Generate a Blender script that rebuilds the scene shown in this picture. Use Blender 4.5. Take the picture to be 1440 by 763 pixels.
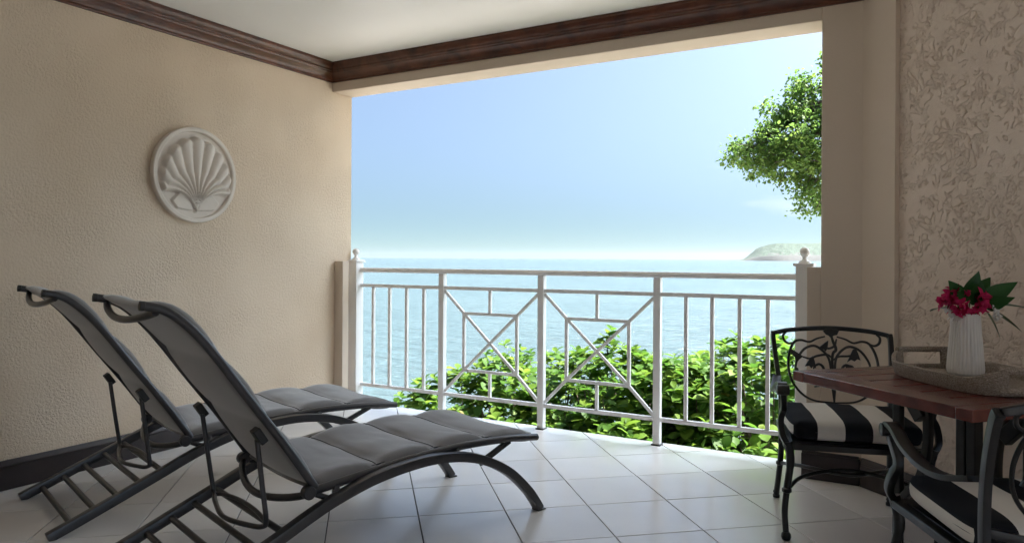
import bpy, bmesh, math, random
from mathutils import Vector, Matrix, noise as mnoise
R = math.radians
random.seed(7)
scene = bpy.context.scene
for o in list(bpy.data.objects):
    bpy.data.objects.remove(o, do_unlink=True)
C = scene.collection

# ------------------------------------------------------------------ camera
CAM_H = 1.17
YAW, ROLL = R(29.85), R(-0.3)
cam_d = bpy.data.cameras.new('camera')
cam = bpy.data.objects.new('camera', cam_d); C.objects.link(cam)
fw = Vector((-math.sin(YAW), math.cos(YAW), 0)); rt = Vector((math.cos(YAW), math.sin(YAW), 0)); dn = Vector((0, 0, -1))
cx = math.cos(ROLL) * rt + math.sin(ROLL) * dn
cy = -(-math.sin(ROLL) * rt + math.cos(ROLL) * dn)
cz = -fw
cam.matrix_world = Matrix(((cx.x, cy.x, cz.x, 0), (cx.y, cy.y, cz.y, 0), (cx.z, cy.z, cz.z, CAM_H), (0, 0, 0, 1)))
cam_d.sensor_width = 36.0
cam_d.lens = 1018.4 / 1440 * 36
cam_d.shift_y = -18.7 / 1440
cam_d.clip_start = 0.05
cam_d.clip_end = 60000
scene.camera = cam

# ------------------------------------------------------------------ world, sun, exposure
SUN_EL, SUN_AZ = R(54), R(55)           # azimuth clockwise from +Y: the sun stands high over the sea on the right; an unseen added slab keeps it off the terrace
world = bpy.data.worlds.new('World'); scene.world = world; world.use_nodes = True
wn, wl = world.node_tree.nodes, world.node_tree.links
wn.clear()
wo = wn.new('ShaderNodeOutputWorld'); wb = wn.new('ShaderNodeBackground')
sk = wn.new('ShaderNodeTexSky'); sk.sky_type = 'NISHITA'; sk.sun_disc = False
sk.sun_elevation = SUN_EL; sk.sun_rotation = SUN_AZ
sk.altitude = 0; sk.air_density = .22; sk.dust_density = 10.0; sk.ozone_density = 1.5
wb.inputs['Strength'].default_value = 0.05
# a few faint fair-weather cloud wisps
tc = wn.new('ShaderNodeTexCoord'); mp = wn.new('ShaderNodeMapping'); mp.inputs['Scale'].default_value = (1.6, 1.6, 5.5)
mp.inputs['Location'].default_value = (0.35, 0.1, 0.42)
cn = wn.new('ShaderNodeTexNoise'); cn.inputs['Scale'].default_value = 2.6; cn.inputs['Detail'].default_value = 7; cn.inputs['Roughness'].default_value = .55
cr = wn.new('ShaderNodeValToRGB'); cr.color_ramp.elements[0].position = .66; cr.color_ramp.elements[1].position = .86
cr.color_ramp.elements[1].color = (.5, .5, .5, 1)
cm = wn.new('ShaderNodeMix'); cm.data_type = 'RGBA'
wl.new(tc.outputs['Generated'], mp.inputs['Vector']); wl.new(mp.outputs[0], cn.inputs['Vector'])
wl.new(cn.outputs['Fac'], cr.inputs['Fac']); wl.new(cr.outputs['Color'], cm.inputs['Factor'])
# humid sea air: a hazy sky with a broad glow round the sun, added to a clear one
sk2 = wn.new('ShaderNodeTexSky'); sk2.sky_type = 'NISHITA'; sk2.sun_disc = False; sk2.sun_elevation = SUN_EL; sk2.sun_rotation = SUN_AZ
sk2.altitude = 0; sk2.air_density = .3; sk2.dust_density = .3; sk2.ozone_density = 1.6
ka = wn.new('ShaderNodeVectorMath'); ka.operation = 'MULTIPLY'; ka.inputs[1].default_value = (.52, .67, .80); wl.new(sk.outputs['Color'], ka.inputs[0])
kb = wn.new('ShaderNodeVectorMath'); kb.operation = 'MULTIPLY_ADD'; kb.inputs[1].default_value = (.26, .27, .20); wl.new(sk2.outputs['Color'], kb.inputs[0]); wl.new(ka.outputs[0], kb.inputs[2])
wl.new(kb.outputs[0], cm.inputs['A']); cm.inputs['B'].default_value = (2.3, 2.4, 2.5, 1)
wl.new(cm.outputs['Result'], wb.inputs['Color']); wl.new(wb.outputs[0], wo.inputs['Surface'])

sun_d = bpy.data.lights.new('sun', 'SUN'); sun_d.energy = 3.0; sun_d.angle = R(0.55); sun_d.color = (1, .95, .87)
sun = bpy.data.objects.new('sun', sun_d); C.objects.link(sun)
sd = Vector((math.sin(SUN_AZ) * math.cos(SUN_EL), math.cos(SUN_AZ) * math.cos(SUN_EL), math.sin(SUN_EL)))
sun.rotation_euler = sd.to_track_quat('Z', 'Y').to_euler()
sun.location = sd * 30

vs = scene.view_settings
vs.view_transform = 'Standard'; vs.look = 'None'; vs.gamma = 1; vs.use_curve_mapping = False
vs.exposure = 3.6
scene.cycles.max_bounces = 12; scene.cycles.diffuse_bounces = 7; scene.cycles.glossy_bounces = 5; scene.cycles.transparent_max_bounces = 8

# ------------------------------------------------------------------ materials
def nodes_of(m):
    return m.node_tree.nodes, m.node_tree.links
def mat(name, col, rough=.5, metal=0., spec=.5, var=0., vscale=6., bump=None, bscale=40., bdist=.002, detail=6, stretch=(1, 1, 1), coat=0., trans=0., col2=None, rvar=0.):
    m = bpy.data.materials.new(name); m.use_nodes = True
    n, l = nodes_of(m); b = n['Principled BSDF']
    b.inputs['Base Color'].default_value = (*col, 1); b.inputs['Roughness'].default_value = rough
    b.inputs['Metallic'].default_value = metal; b.inputs['Specular IOR Level'].default_value = spec
    b.inputs['Coat Weight'].default_value = coat
    t = n.new('ShaderNodeTexCoord'); mpp = n.new('ShaderNodeMapping'); mpp.inputs['Scale'].default_value = stretch
    l.new(t.outputs['Object'], mpp.inputs['Vector'])
    if var or col2:
        x = n.new('ShaderNodeTexNoise'); x.inputs['Scale'].default_value = vscale; x.inputs['Detail'].default_value = detail
        l.new(mpp.outputs[0], x.inputs['Vector'])
        rp = n.new('ShaderNodeValToRGB'); rp.color_ramp.elements[0].position = .3; rp.color_ramp.elements[1].position = .7
        a = col; c2 = col2 if col2 else tuple(min(1, c * (1 + var)) for c in col)
        if not col2: a = tuple(c * (1 - var) for c in col)
        rp.color_ramp.elements[0].color = (*a, 1); rp.color_ramp.elements[1].color = (*c2, 1)
        l.new(x.outputs['Fac'], rp.inputs['Fac']); l.new(rp.outputs['Color'], b.inputs['Base Color'])
        if rvar:
            mr = n.new('ShaderNodeMapRange'); mr.inputs['To Min'].default_value = rough - rvar; mr.inputs['To Max'].default_value = rough + rvar
            mr.inputs['From Min'].default_value = .3; mr.inputs['From Max'].default_value = .7
            l.new(x.outputs['Fac'], mr.inputs['Value']); l.new(mr.outputs[0], b.inputs['Roughness'])
    if bump:
        y = n.new('ShaderNodeTexNoise'); y.inputs['Scale'].default_value = bscale; y.inputs['Detail'].default_value = 5
        l.new(mpp.outputs[0], y.inputs['Vector'])
        bp = n.new('ShaderNodeBump'); bp.inputs['Strength'].default_value = bump; bp.inputs['Distance'].default_value = bdist
        l.new(y.outputs['Fac'], bp.inputs['Height']); l.new(bp.outputs[0], b.inputs['Normal'])
    return m

def stucco(name, c1, c2, scale, dist, strength, worm):
    m = bpy.data.materials.new(name); m.use_nodes = True
    n, l = nodes_of(m); b = n['Principled BSDF']; b.inputs['Roughness'].default_value = .78; b.inputs['Specular IOR Level'].default_value = .3
    t = n.new('ShaderNodeTexCoord')
    big = n.new('ShaderNodeTexNoise'); big.inputs['Scale'].default_value = 1.3; big.inputs['Detail'].default_value = 5
    l.new(t.outputs['Object'], big.inputs['Vector'])
    rp = n.new('ShaderNodeValToRGB'); rp.color_ramp.elements[0].position = .3; rp.color_ramp.elements[1].position = .72
    rp.color_ramp.elements[0].color = (*c1, 1); rp.color_ramp.elements[1].color = (*c2, 1)
    l.new(big.outputs['Fac'], rp.inputs['Fac']); l.new(rp.outputs['Color'], b.inputs['Base Color'])
    f = n.new('ShaderNodeTexNoise'); f.inputs['Scale'].default_value = scale; f.inputs['Detail'].default_value = 4; f.inputs['Distortion'].default_value = 1.2 if worm else .6
    l.new(t.outputs['Object'], f.inputs['Vector'])
    if worm:                                        # skip-trowel plaster: curled grooves in patches, flats between
        s1 = n.new('ShaderNodeMath'); s1.operation = 'SUBTRACT'; s1.inputs[1].default_value = .5; l.new(f.outputs['Fac'], s1.inputs[0])
        s2 = n.new('ShaderNodeMath'); s2.operation = 'ABSOLUTE'; l.new(s1.outputs[0], s2.inputs[0])
        g = n.new('ShaderNodeMapRange'); g.interpolation_type = 'SMOOTHSTEP'; g.inputs['From Min'].default_value = 0; g.inputs['From Max'].default_value = .035
        l.new(s2.outputs[0], g.inputs['Value'])
        mk = n.new('ShaderNodeTexNoise'); mk.inputs['Scale'].default_value = scale * .62; mk.inputs['Detail'].default_value = 3
        mm = n.new('ShaderNodeMapping'); mm.inputs['Location'].default_value = (3.1, 1.7, 9.2); l.new(t.outputs['Object'], mm.inputs['Vector']); l.new(mm.outputs[0], mk.inputs['Vector'])
        mr = n.new('ShaderNodeMapRange'); mr.inputs['From Min'].default_value = .44; mr.inputs['From Max'].default_value = .56; mr.interpolation_type = 'SMOOTHSTEP'
        l.new(mk.outputs['Fac'], mr.inputs['Value'])
        mx = n.new('ShaderNodeMath'); mx.operation = 'MAXIMUM'; l.new(g.outputs[0], mx.inputs[0]); l.new(mr.outputs[0], mx.inputs[1])
        fine = n.new('ShaderNodeTexNoise'); fine.inputs['Scale'].default_value = scale * 5; fine.inputs['Detail'].default_value = 3; l.new(t.outputs['Object'], fine.inputs['Vector'])
        ad = n.new('ShaderNodeMath'); ad.operation = 'MULTIPLY_ADD'; ad.inputs[1].default_value = .22; l.new(fine.outputs['Fac'], ad.inputs[0]); l.new(mx.outputs[0], ad.inputs[2])
        h = ad.outputs[0]
    else:
        g = n.new('ShaderNodeMapRange'); g.inputs['From Min'].default_value = .38; g.inputs['From Max'].default_value = .62; g.interpolation_type = 'SMOOTHSTEP'
        l.new(f.outputs['Fac'], g.inputs['Value']); h = g.outputs[0]
    bp = n.new('ShaderNodeBump'); bp.inputs['Strength'].default_value = strength; bp.inputs['Distance'].default_value = dist
    l.new(h, bp.inputs['Height']); l.new(bp.outputs[0], b.inputs['Normal'])
    sm = n.new('ShaderNodeMapRange'); sm.inputs['From Min'].default_value = .35; sm.inputs['From Max'].default_value = .65; sm.inputs['To Min'].default_value = strength * .45; sm.inputs['To Max'].default_value = min(1, strength * 1.25)
    b2 = n.new('ShaderNodeTexNoise'); b2.inputs['Scale'].default_value = 3.4; b2.inputs['Detail'].default_value = 4; l.new(t.outputs['Object'], b2.inputs['Vector']); l.new(b2.outputs['Fac'], sm.inputs['Value']); l.new(sm.outputs[0], bp.inputs['Strength'])
    return m

def wood(name, c1, c2, scale, stretch, rough, coat=0.):
    m = bpy.data.materials.new(name); m.use_nodes = True
    n, l = nodes_of(m); b = n['Principled BSDF']; b.inputs['Roughness'].default_value = rough; b.inputs['Coat Weight'].default_value = coat; b.inputs['Coat Roughness'].default_value = .25
    t = n.new('ShaderNodeTexCoord'); q = n.new('ShaderNodeMapping'); q.inputs['Scale'].default_value = stretch; l.new(t.outputs['Object'], q.inputs['Vector'])
    oi = n.new('ShaderNodeObjectInfo'); va = n.new('ShaderNodeVectorMath'); va.operation = 'ADD'
    l.new(q.outputs[0], va.inputs[0]); l.new(oi.outputs['Random'], va.inputs[1])
    x = n.new('ShaderNodeTexNoise'); x.inputs['Scale'].default_value = scale; x.inputs['Detail'].default_value = 8; x.inputs['Distortion'].default_value = .8
    l.new(va.outputs[0], x.inputs['Vector'])
    rp = n.new('ShaderNodeValToRGB'); rp.color_ramp.elements[0].position = .32; rp.color_ramp.elements[1].position = .68
    rp.color_ramp.elements[0].color = (*c1, 1); rp.color_ramp.elements[1].color = (*c2, 1)
    l.new(x.outputs['Fac'], rp.inputs['Fac']); l.new(rp.outputs['Color'], b.inputs['Base Color'])
    bp = n.new('ShaderNodeBump'); bp.inputs['Strength'].default_value = .25; bp.inputs['Distance'].default_value = .001
    l.new(x.outputs['Fac'], bp.inputs['Height']); l.new(bp.outputs[0], b.inputs['Normal'])
    return m

M = {}
M['wall'] = stucco('cream_stucco', (.63, .50, .37), (.71, .585, .455), 74, .004, .65, False)
M['wall_smooth'] = stucco('cream_render', (.60, .50, .40), (.64, .54, .44), 90, .0012, .35, False)
M['wall_rough'] = stucco('skip_trowel_stucco', (.68, .56, .465), (.78, .665, .57), 160, .0012, .5, False)
M['ceiling'] = mat('ceiling_paint', (.80, .79, .77), .55, var=.02, vscale=1.5)
M['crown'] = wood('mahogany_moulding', (.040, .010, .005), (.125, .036, .014), 7, (1, 1, 1), .4, .2)
M['base'] = wood('dark_skirting', (.020, .012, .013), (.032, .020, .020), 5, (1, 1, 1), .45)
M['tile'] = mat('porcelain_tile', (.83, .80, .78), .21, var=.03, vscale=2.2, rvar=.05, spec=1.0)
n_, l_ = nodes_of(M['tile']); b_ = n_['Principled BSDF']; oi_ = n_.new('ShaderNodeObjectInfo'); hs_ = n_.new('ShaderNodeHueSaturation'); mr_ = n_.new('ShaderNodeMapRange')
mr_.inputs['To Min'].default_value = .89; mr_.inputs['To Max'].default_value = 1.05; l_.new(oi_.outputs['Random'], mr_.inputs['Value']); l_.new(mr_.outputs[0], hs_.inputs['Value'])
l_.new(b_.inputs['Base Color'].links[0].from_socket, hs_.inputs['Color']); l_.new(hs_.outputs[0], b_.inputs['Base Color'])
M['grout'] = mat('grout', (.085, .075, .07), .9, var=.2, vscale=9)
M['white'] = mat('white_powder_coat', (.80, .79, .78), .38, var=.03, vscale=5)
M['cap'] = mat('dark_base_plate', (.03, .03, .03), .5)
M['lmetal'] = mat('grey_powder_coat', (.060, .059, .063), .3, metal=.45, var=.08, vscale=30, bump=.06, bscale=300, bdist=.0005)
M['ldark'] = mat('black_plastic', (.018, .018, .019), .45, var=.1, vscale=20)
M['sling'] = mat('taupe_mesh_fabric', (.135, .127, .127), .75, var=.10, vscale=9, bump=.5, bscale=420, bdist=.0012, spec=.35)
n_, l_ = nodes_of(M['sling']); n_['Principled BSDF'].inputs['Sheen Weight'].default_value = .75; n_['Principled BSDF'].inputs['Sheen Roughness'].default_value = .5
M['iron'] = mat('black_cast_metal', (.012, .012, .013), .32, metal=.2, var=.2, vscale=25, bump=.25, bscale=90, bdist=.0012)
M['table'] = wood('red_mahogany', (.075, .014, .010), (.155, .030, .021), 9, (1, 1, 1), .26, .5)
M['vase'] = mat('white_ceramic', (.72, .69, .65), .35, var=.02)
M['plaster'] = mat('cast_plaster', (.66, .59, .52), .7, var=.05, vscale=9, bump=.15, bscale=60)
M['wicker'] = None
def wicker():
    m = bpy.data.materials.new('woven_seagrass'); m.use_nodes = True
    n, l = nodes_of(m); b = n['Principled BSDF']; b.inputs['Roughness'].default_value = .85
    t = n.new('ShaderNodeTexCoord')
    v = n.new('ShaderNodeTexVoronoi'); v.inputs['Scale'].default_value = 240; l.new(t.outputs['Object'], v.inputs['Vector'])
    x = n.new('ShaderNodeTexNoise'); x.inputs['Scale'].default_value = 190; x.inputs['Detail'].default_value = 2; l.new(t.outputs['Object'], x.inputs['Vector'])
    rp = n.new('ShaderNodeValToRGB'); rp.color_ramp.elements[0].color = (.25, .20, .155, 1); rp.color_ramp.elements[1].color = (.42, .35, .285, 1)
    rp.color_ramp.elements[0].position = .35; rp.color_ramp.elements[1].position = .65
    l.new(x.outputs['Fac'], rp.inputs['Fac']); l.new(rp.outputs['Color'], b.inputs['Base Color'])
    bp = n.new('ShaderNodeBump'); bp.inputs['Strength'].default_value = .9; bp.inputs['Distance'].default_value = .004; bp.invert = True
    l.new(v.outputs['Distance'], bp.inputs['Height']); l.new(bp.outputs[0], b.inputs['Normal'])
    return m
M['wicker'] = wicker()
def stripes():
    m = bpy.data.materials.new('striped_canvas'); m.use_nodes = True
    n, l = nodes_of(m); b = n['Principled BSDF']; b.inputs['Roughness'].default_value = .85; b.inputs['Specular IOR Level'].default_value = .2
    t = n.new('ShaderNodeTexCoord'); s = n.new('ShaderNodeSeparateXYZ'); l.new(t.outputs['Object'], s.inputs[0])
    a = n.new('ShaderNodeMath'); a.operation = 'MULTIPLY_ADD'; a.inputs[1].default_value = 1 / .212; a.inputs[2].default_value = 10.25; l.new(s.outputs['X'], a.inputs[0])
    fr = n.new('ShaderNodeMath'); fr.operation = 'FRACT'; l.new(a.outputs[0], fr.inputs[0])
    g0 = n.new('ShaderNodeMath'); g0.operation = 'GREATER_THAN'; g0.inputs[1].default_value = .5; l.new(fr.outputs[0], g0.inputs[0])
    # the side boxing below the seam is cut from a white stripe
    ab = n.new('ShaderNodeMath'); ab.operation = 'ABSOLUTE'; l.new(s.outputs['X'], ab.inputs[0])
    g1 = n.new('ShaderNodeMath'); g1.operation = 'GREATER_THAN'; g1.inputs[1].default_value = .249; l.new(ab.outputs[0], g1.inputs[0])
    g2 = n.new('ShaderNodeMath'); g2.operation = 'LESS_THAN'; g2.inputs[1].default_value = .468; l.new(s.outputs['Z'], g2.inputs[0])
    g3 = n.new('ShaderNodeMath'); g3.operation = 'MULTIPLY'; l.new(g1.outputs[0], g3.inputs[0]); l.new(g2.outputs[0], g3.inputs[1])
    gt = n.new('ShaderNodeMath'); gt.operation = 'MAXIMUM'; l.new(g0.outputs[0], gt.inputs[0]); l.new(g3.outputs[0], gt.inputs[1])
    mx = n.new('ShaderNodeMix'); mx.data_type = 'RGBA'; mx.inputs['A'].default_value = (.013, .014, .018, 1); mx.inputs['B'].default_value = (.74, .71, .66, 1)
    l.new(gt.outputs[0], mx.inputs['Factor']); l.new(mx.outputs['Result'], b.inputs['Base Color'])
    y = n.new('ShaderNodeTexNoise'); y.inputs['Scale'].default_value = 500; l.new(t.outputs['Object'], y.inputs['Vector'])
    bp = n.new('ShaderNodeBump'); bp.inputs['Strength'].default_value = .3; bp.inputs['Distance'].default_value = .0008; l.new(y.outputs['Fac'], bp.inputs['Height']); l.new(bp.outputs[0], b.inputs['Normal'])
    return m
M['stripe'] = stripes()
def leafmat(name, c1, c2, c3, trans=.35, rough=.55, scale=2.5):
    m = bpy.data.materials.new(name); m.use_nodes = True
    n, l = nodes_of(m); b = n['Principled BSDF']; b.inputs['Roughness'].default_value = rough; b.inputs['Specular IOR Level'].default_value = .22
    g = n.new('ShaderNodeNewGeometry'); oi = n.new('ShaderNodeObjectInfo')
    t = n.new('ShaderNodeTexCoord'); x = n.new('ShaderNodeTexNoise'); x.inputs['Scale'].default_value = scale; l.new(t.outputs['Object'], x.inputs['Vector'])
    ad = n.new('ShaderNodeMath'); ad.operation = 'MULTIPLY_ADD'; ad.inputs[1].default_value = .75; l.new(g.outputs['Random Per Island'], ad.inputs[0])
    ad2 = n.new('ShaderNodeMath'); ad2.operation = 'MULTIPLY'; ad2.inputs[1].default_value = .3; l.new(x.outputs['Fac'], ad2.inputs[0]); l.new(ad2.outputs[0], ad.inputs[2])
    rp = n.new('ShaderNodeValToRGB'); e = rp.color_ramp.elements; e[0].position = .12; e[0].color = (*c1, 1); e[1].position = .9; e[1].color = (*c3, 1)
    k = e.new(.5); k.color = (*c2, 1)
    if name == 'shrub_leaf': k = e.new(.985); k.color = (.17, .10, .03, 1)
    l.new(ad.outputs[0], rp.inputs['Fac']); l.new(rp.outputs['Color'], b.inputs['Base Color'])
    tr = n.new('ShaderNodeBsdfTranslucent'); mx = n.new('ShaderNodeMixShader'); mx.inputs[0].default_value = trans
    l.new(rp.outputs['Color'], tr.inputs['Color']); l.new(b.outputs[0], mx.inputs[1]); l.new(tr.outputs[0], mx.inputs[2])
    l.new(mx.outputs[0], n['Material Output'].inputs['Surface'])
    return m
M['leaf'] = leafmat('shrub_leaf', (.030, .080, .012), (.062, .140, .017), (.13, .21, .026), .55)
M['tleaf'] = leafmat('tree_leaf', (.055, .115, .026), (.095, .175, .036), (.16, .24, .05), .62, scale=1.2)
M['vleaf'] = leafmat('bouquet_leaf', (.012, .05, .014), (.02, .075, .018), (.035, .11, .025), .2, rough=.3)
M['pink'] = leafmat('magenta_petal', (.38, .006, .060), (.50, .014, .095), (.62, .06, .19), .3, rough=.6)
M['wpetal'] = leafmat('white_petal', (.7, .68, .64), (.75, .73, .70), (.8, .78, .75), .3, rough=.6)
M['bark'] = mat('bark', (.09, .07, .05), .9, var=.3, vscale=8, bump=.6, bscale=30, bdist=.01)
M['soil'] = mat('soil', (.05, .038, .026), .95, var=.3, vscale=3, bump=.6, bscale=12, bdist=.05)
M['bounce_slope'] = mat('bounce_ground', (.30, .275, .25), .95, var=.06, vscale=1.2, bump=.5, bscale=14, bdist=.02)  # pale ground invented to throw sunlight up into the terrace
M['concrete'] = mat('painted_concrete', (.55, .50, .44), .8, var=.06, vscale=3, bump=.2, bscale=40)
M['stem'] = mat('green_stem', (.05, .10, .03), .6)

# ------------------------------------------------------------------ mesh helpers
class MB:
    def __init__(s): s.v = []; s.f = []
    def add(s, vs_, fs_):
        k = len(s.v); s.v += [tuple(p) for p in vs_]; s.f += [tuple(i + k for i in q) for q in fs_]
    def box(s, a, b, mtx=None):
        x0, y0, z0 = a; x1, y1, z1 = b
        p = [Vector(q) for q in ((x0, y0, z0), (x1, y0, z0), (x1, y1, z0), (x0, y1, z0), (x0, y0, z1), (x1, y0, z1), (x1, y1, z1), (x0, y1, z1))]
        if mtx: p = [mtx @ q for q in p]
        s.add(p, [(0, 3, 2, 1), (4, 5, 6, 7), (0, 1, 5, 4), (1, 2, 6, 5), (2, 3, 7, 6), (3, 0, 4, 7)])
    def tube(s, pts, r, n=10, flat=(1, 1), up=None, caps=True):
        """sweep an ellipse (or, n == 4, a bar) along pts; r a number or a list"""
        pts = [Vector(p) for p in pts]; m = len(pts)
        rs = r if isinstance(r, (list, tuple)) else [r] * m
        rings = []; prev = None
        for i, p in enumerate(pts):
            t = (pts[min(i + 1, m - 1)] - pts[max(i - 1, 0)]).normalized()
            if up is not None: a = Vector(up)
            elif prev is not None: a = prev
            else: a = Vector((0, 0, 1)) if abs(t.z) < .9 else Vector((1, 0, 0))
            a = (a - t * a.dot(t))
            if a.length < 1e-6: a = t.orthogonal()
            a.normalize(); b = t.cross(a); prev = a
            ring = []
            for k in range(n):
                th = 2 * math.pi * (k + .5) / n
                q = (1.0 / math.cos(math.pi / 4) if n == 4 else 1)
                ring.append(p + (a * math.cos(th) * flat[0] + b * math.sin(th) * flat[1]) * rs[i] * q)
            rings.append(ring)
        vs_ = [q for ring in rings for q in ring]; fs_ = []
        for i in range(m - 1):
            for k in range(n):
                k2 = (k + 1) % n
                fs_.append((i * n + k, i * n + k2, (i + 1) * n + k2, (i + 1) * n + k))
        if caps:
            fs_.append(tuple(range(n - 1, -1, -1))); fs_.append(tuple((m - 1) * n + k for k in range(n)))
        s.add(vs_, fs_)
    def lathe(s, prof, n=20, org=(0, 0, 0), flute=None, axis=None):
        o = Vector(org); vs_ = []
        for (r, z) in prof:
            for k in range(n):
                th = 2 * math.pi * k / n
                rr = r if flute is None else r * flute(th, z)
                vs_.append(Vector((rr * math.cos(th), rr * math.sin(th), z)))
        if axis: q = Vector((0, 0, 1)).rotation_difference(Vector(axis)); vs_ = [q @ p for p in vs_]
        vs_ = [p + o for p in vs_]; fs_ = []
        for i in range(len(prof) - 1):
            for k in range(n):
                k2 = (k + 1) % n
                fs_.append((i * n + k, i * n + k2, (i + 1) * n + k2, (i + 1) * n + k))
        fs_.append(tuple(range(n - 1, -1, -1))); fs_.append(tuple((len(prof) - 1) * n + k for k in range(n)))
        s.add(vs_, fs_)
    def prism(s, poly, a, b, f):
        """poly of (u,v); f(u,v,w) -> point, extruded w from a to b"""
        n = len(poly); vs_ = [f(u, v, a) for u, v in poly] + [f(u, v, b) for u, v in poly]
        fs_ = [tuple(range(n - 1, -1, -1)), tuple(range(n, 2 * n))] + [(k, (k + 1) % n, n + (k + 1) % n, n + k) for k in range(n)]
        s.add(vs_, fs_)
    def mesh(s, name, m, smooth=True, ang=40, bevel=0):
        me = bpy.data.meshes.new(name); me.from_pydata(s.v, [], s.f)
        bm = bmesh.new(); bm.from_mesh(me)
        bmesh.ops.recalc_face_normals(bm, faces=bm.faces)
        if bevel:
            es = [e for e in bm.edges if len(e.link_faces) == 2 and e.calc_face_angle() > R(30)]
            few = len(bm.faces) < 40
            res = bmesh.ops.bevel(bm, geom=es, offset=bevel, segments=2, profile=.6, affect='EDGES', clamp_overlap=True)
            if few:
                for q in bm.faces: q.smooth = False
                for q in res['faces']: q.smooth = True
                smooth = False
        bm.to_mesh(me); bm.free()
        if smooth:
            me.polygons.foreach_set('use_smooth', [True] * len(me.polygons)); me.set_sharp_from_angle(angle=R(ang))
        me.materials.append(m); return me
    def build(s, name, m, parent=None, **k):
        return link(name, s.mesh(name, m, **k), parent)
def link(name, me, parent=None):
    o = bpy.data.objects.new(name, me); C.objects.link(o); o.parent = parent
    return o
def empty(name, loc=(0, 0, 0), rz=0):
    o = bpy.data.objects.new(name, None); C.objects.link(o); o.location = loc; o.rotation_euler = (0, 0, rz); o.empty_display_size = .1
    return o
def tag(o, label=None, cat=None, group=None, kind=None):
    if label: o['label'] = label
    if cat: o['category'] = cat
    if group: o['group'] = group
    if kind: o['kind'] = kind
    return o
def copy_tree(o, parent=None):
    c = o.copy(); C.objects.link(c); c.parent = parent
    for ch in list(o.children): copy_tree(ch, c)
    return c
def bez(pts, n=8):
    """Catmull-Rom through pts"""
    P = [Vector(p) for p in pts]; out = []
    for i in range(len(P) - 1):
        p0 = P[i - 1] if i else P[0] * 2 - P[1]; p1, p2 = P[i], P[i + 1]; p3 = P[i + 2] if i + 2 < len(P) else P[-1] * 2 - P[-2]
        for k in range(n):
            t = k / n
            out.append(.5 * ((2 * p1) + (p2 - p0) * t + (2 * p0 - 5 * p1 + 4 * p2 - p3) * t * t + (3 * p1 - p0 - 3 * p2 + p3) * t ** 3))
    out.append(P[-1]); return out
def at(px, py, Yv):
    """point on the plane Y = Yv that stands behind a measured bearing"""
    d = fw + cx * ((px - 720) / 1018.4) - cy * ((py - 362.8) / 1018.4)
    return Vector((0, 0, CAM_H)) + d * (Yv / d.y)

# ------------------------------------------------------------------ the terrace shell
XL, YI, YO, ZB, ZC = -4.0, 4.165, 4.385, 2.444, 2.645
YB, YROOF, XR = -3.4, -3.6, 3.0                         # assumed back wall behind the camera; a gap on the far right admits light
PC = Vector((-.295, YI, 0))                            # inner corner of pillar and slanting wall
TH = R(-41.5); wd = Vector((math.cos(TH), math.sin(TH), 0)); wnrm = Vector((math.sin(TH), -math.cos(TH), 0))
wlen = (XR - PC.x) / wd.x; PE = PC + wd * wlen

# floor slab with grout-coloured bed; the tiles are laid on it one by one
b = MB(); b.box((XL - .3, YB - .2, -.35), (XR + 6.3, 4.470, -.010))
floor = tag(b.build('floor', M['grout'], smooth=False), 'pale glossy tiled terrace floor laid on the diagonal', kind='structure')
b = MB(); b.box((XL - .3, 4.472, -.35), (XR + 6.3, 4.484, -.004)); b.build('floor_edge', M['tile'], floor, smooth=False)
TS, PSI = .3994, R(41.2)
ta = Vector((math.cos(PSI), math.sin(PSI))); tb = Vector((math.sin(PSI), -math.cos(PSI)))
# tile origin fitted on the photographed grout lines
T0 = Vector((-2.641 * 1.17, 2.805 * 1.17))
def clip(poly, nx, ny, c):
    out = []
    for i in range(len(poly)):
        p, q = poly[i], poly[(i + 1) % len(poly)]
        dp, dq = nx * p[0] + ny * p[1] - c, nx * q[0] + ny * q[1] - c
        if dp <= 0: out.append(p)
        if dp * dq < 0:
            t = dp / (dp - dq); out.append((p[0] + (q[0] - p[0]) * t, p[1] + (q[1] - p[1]) * t))
    return out
def tile_mesh(poly):
    g = MB(); n = len(poly); c = (sum(p[0] for p in poly) / n, sum(p[1] for p in poly) / n)
    def ins(d): return [(p[0] + (c[0] - p[0]) * d / max(.02, math.hypot(c[0] - p[0], c[1] - p[1])), p[1] + (c[1] - p[1]) * d / max(.02, math.hypot(c[0] - p[0], c[1] - p[1]))) for p in poly]
    top = ins(.0016)
    vs_ = [(x, y, -.009) for x, y in poly] + [(x, y, -.0011) for x, y in poly] + [(x, y, 0) for x, y in top]
    fs_ = [(k, (k + 1) % n, n + (k + 1) % n, n + k) for k in range(n)] + [(n + k, n + (k + 1) % n, 2 * n + (k + 1) % n, 2 * n + k) for k in range(n)] + [tuple(range(2 * n, 3 * n))]
    g.add(vs_, fs_); return g.mesh('tile', M['tile'], smooth=False)
hg = TS / 2 - .0026
whole = None
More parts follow.
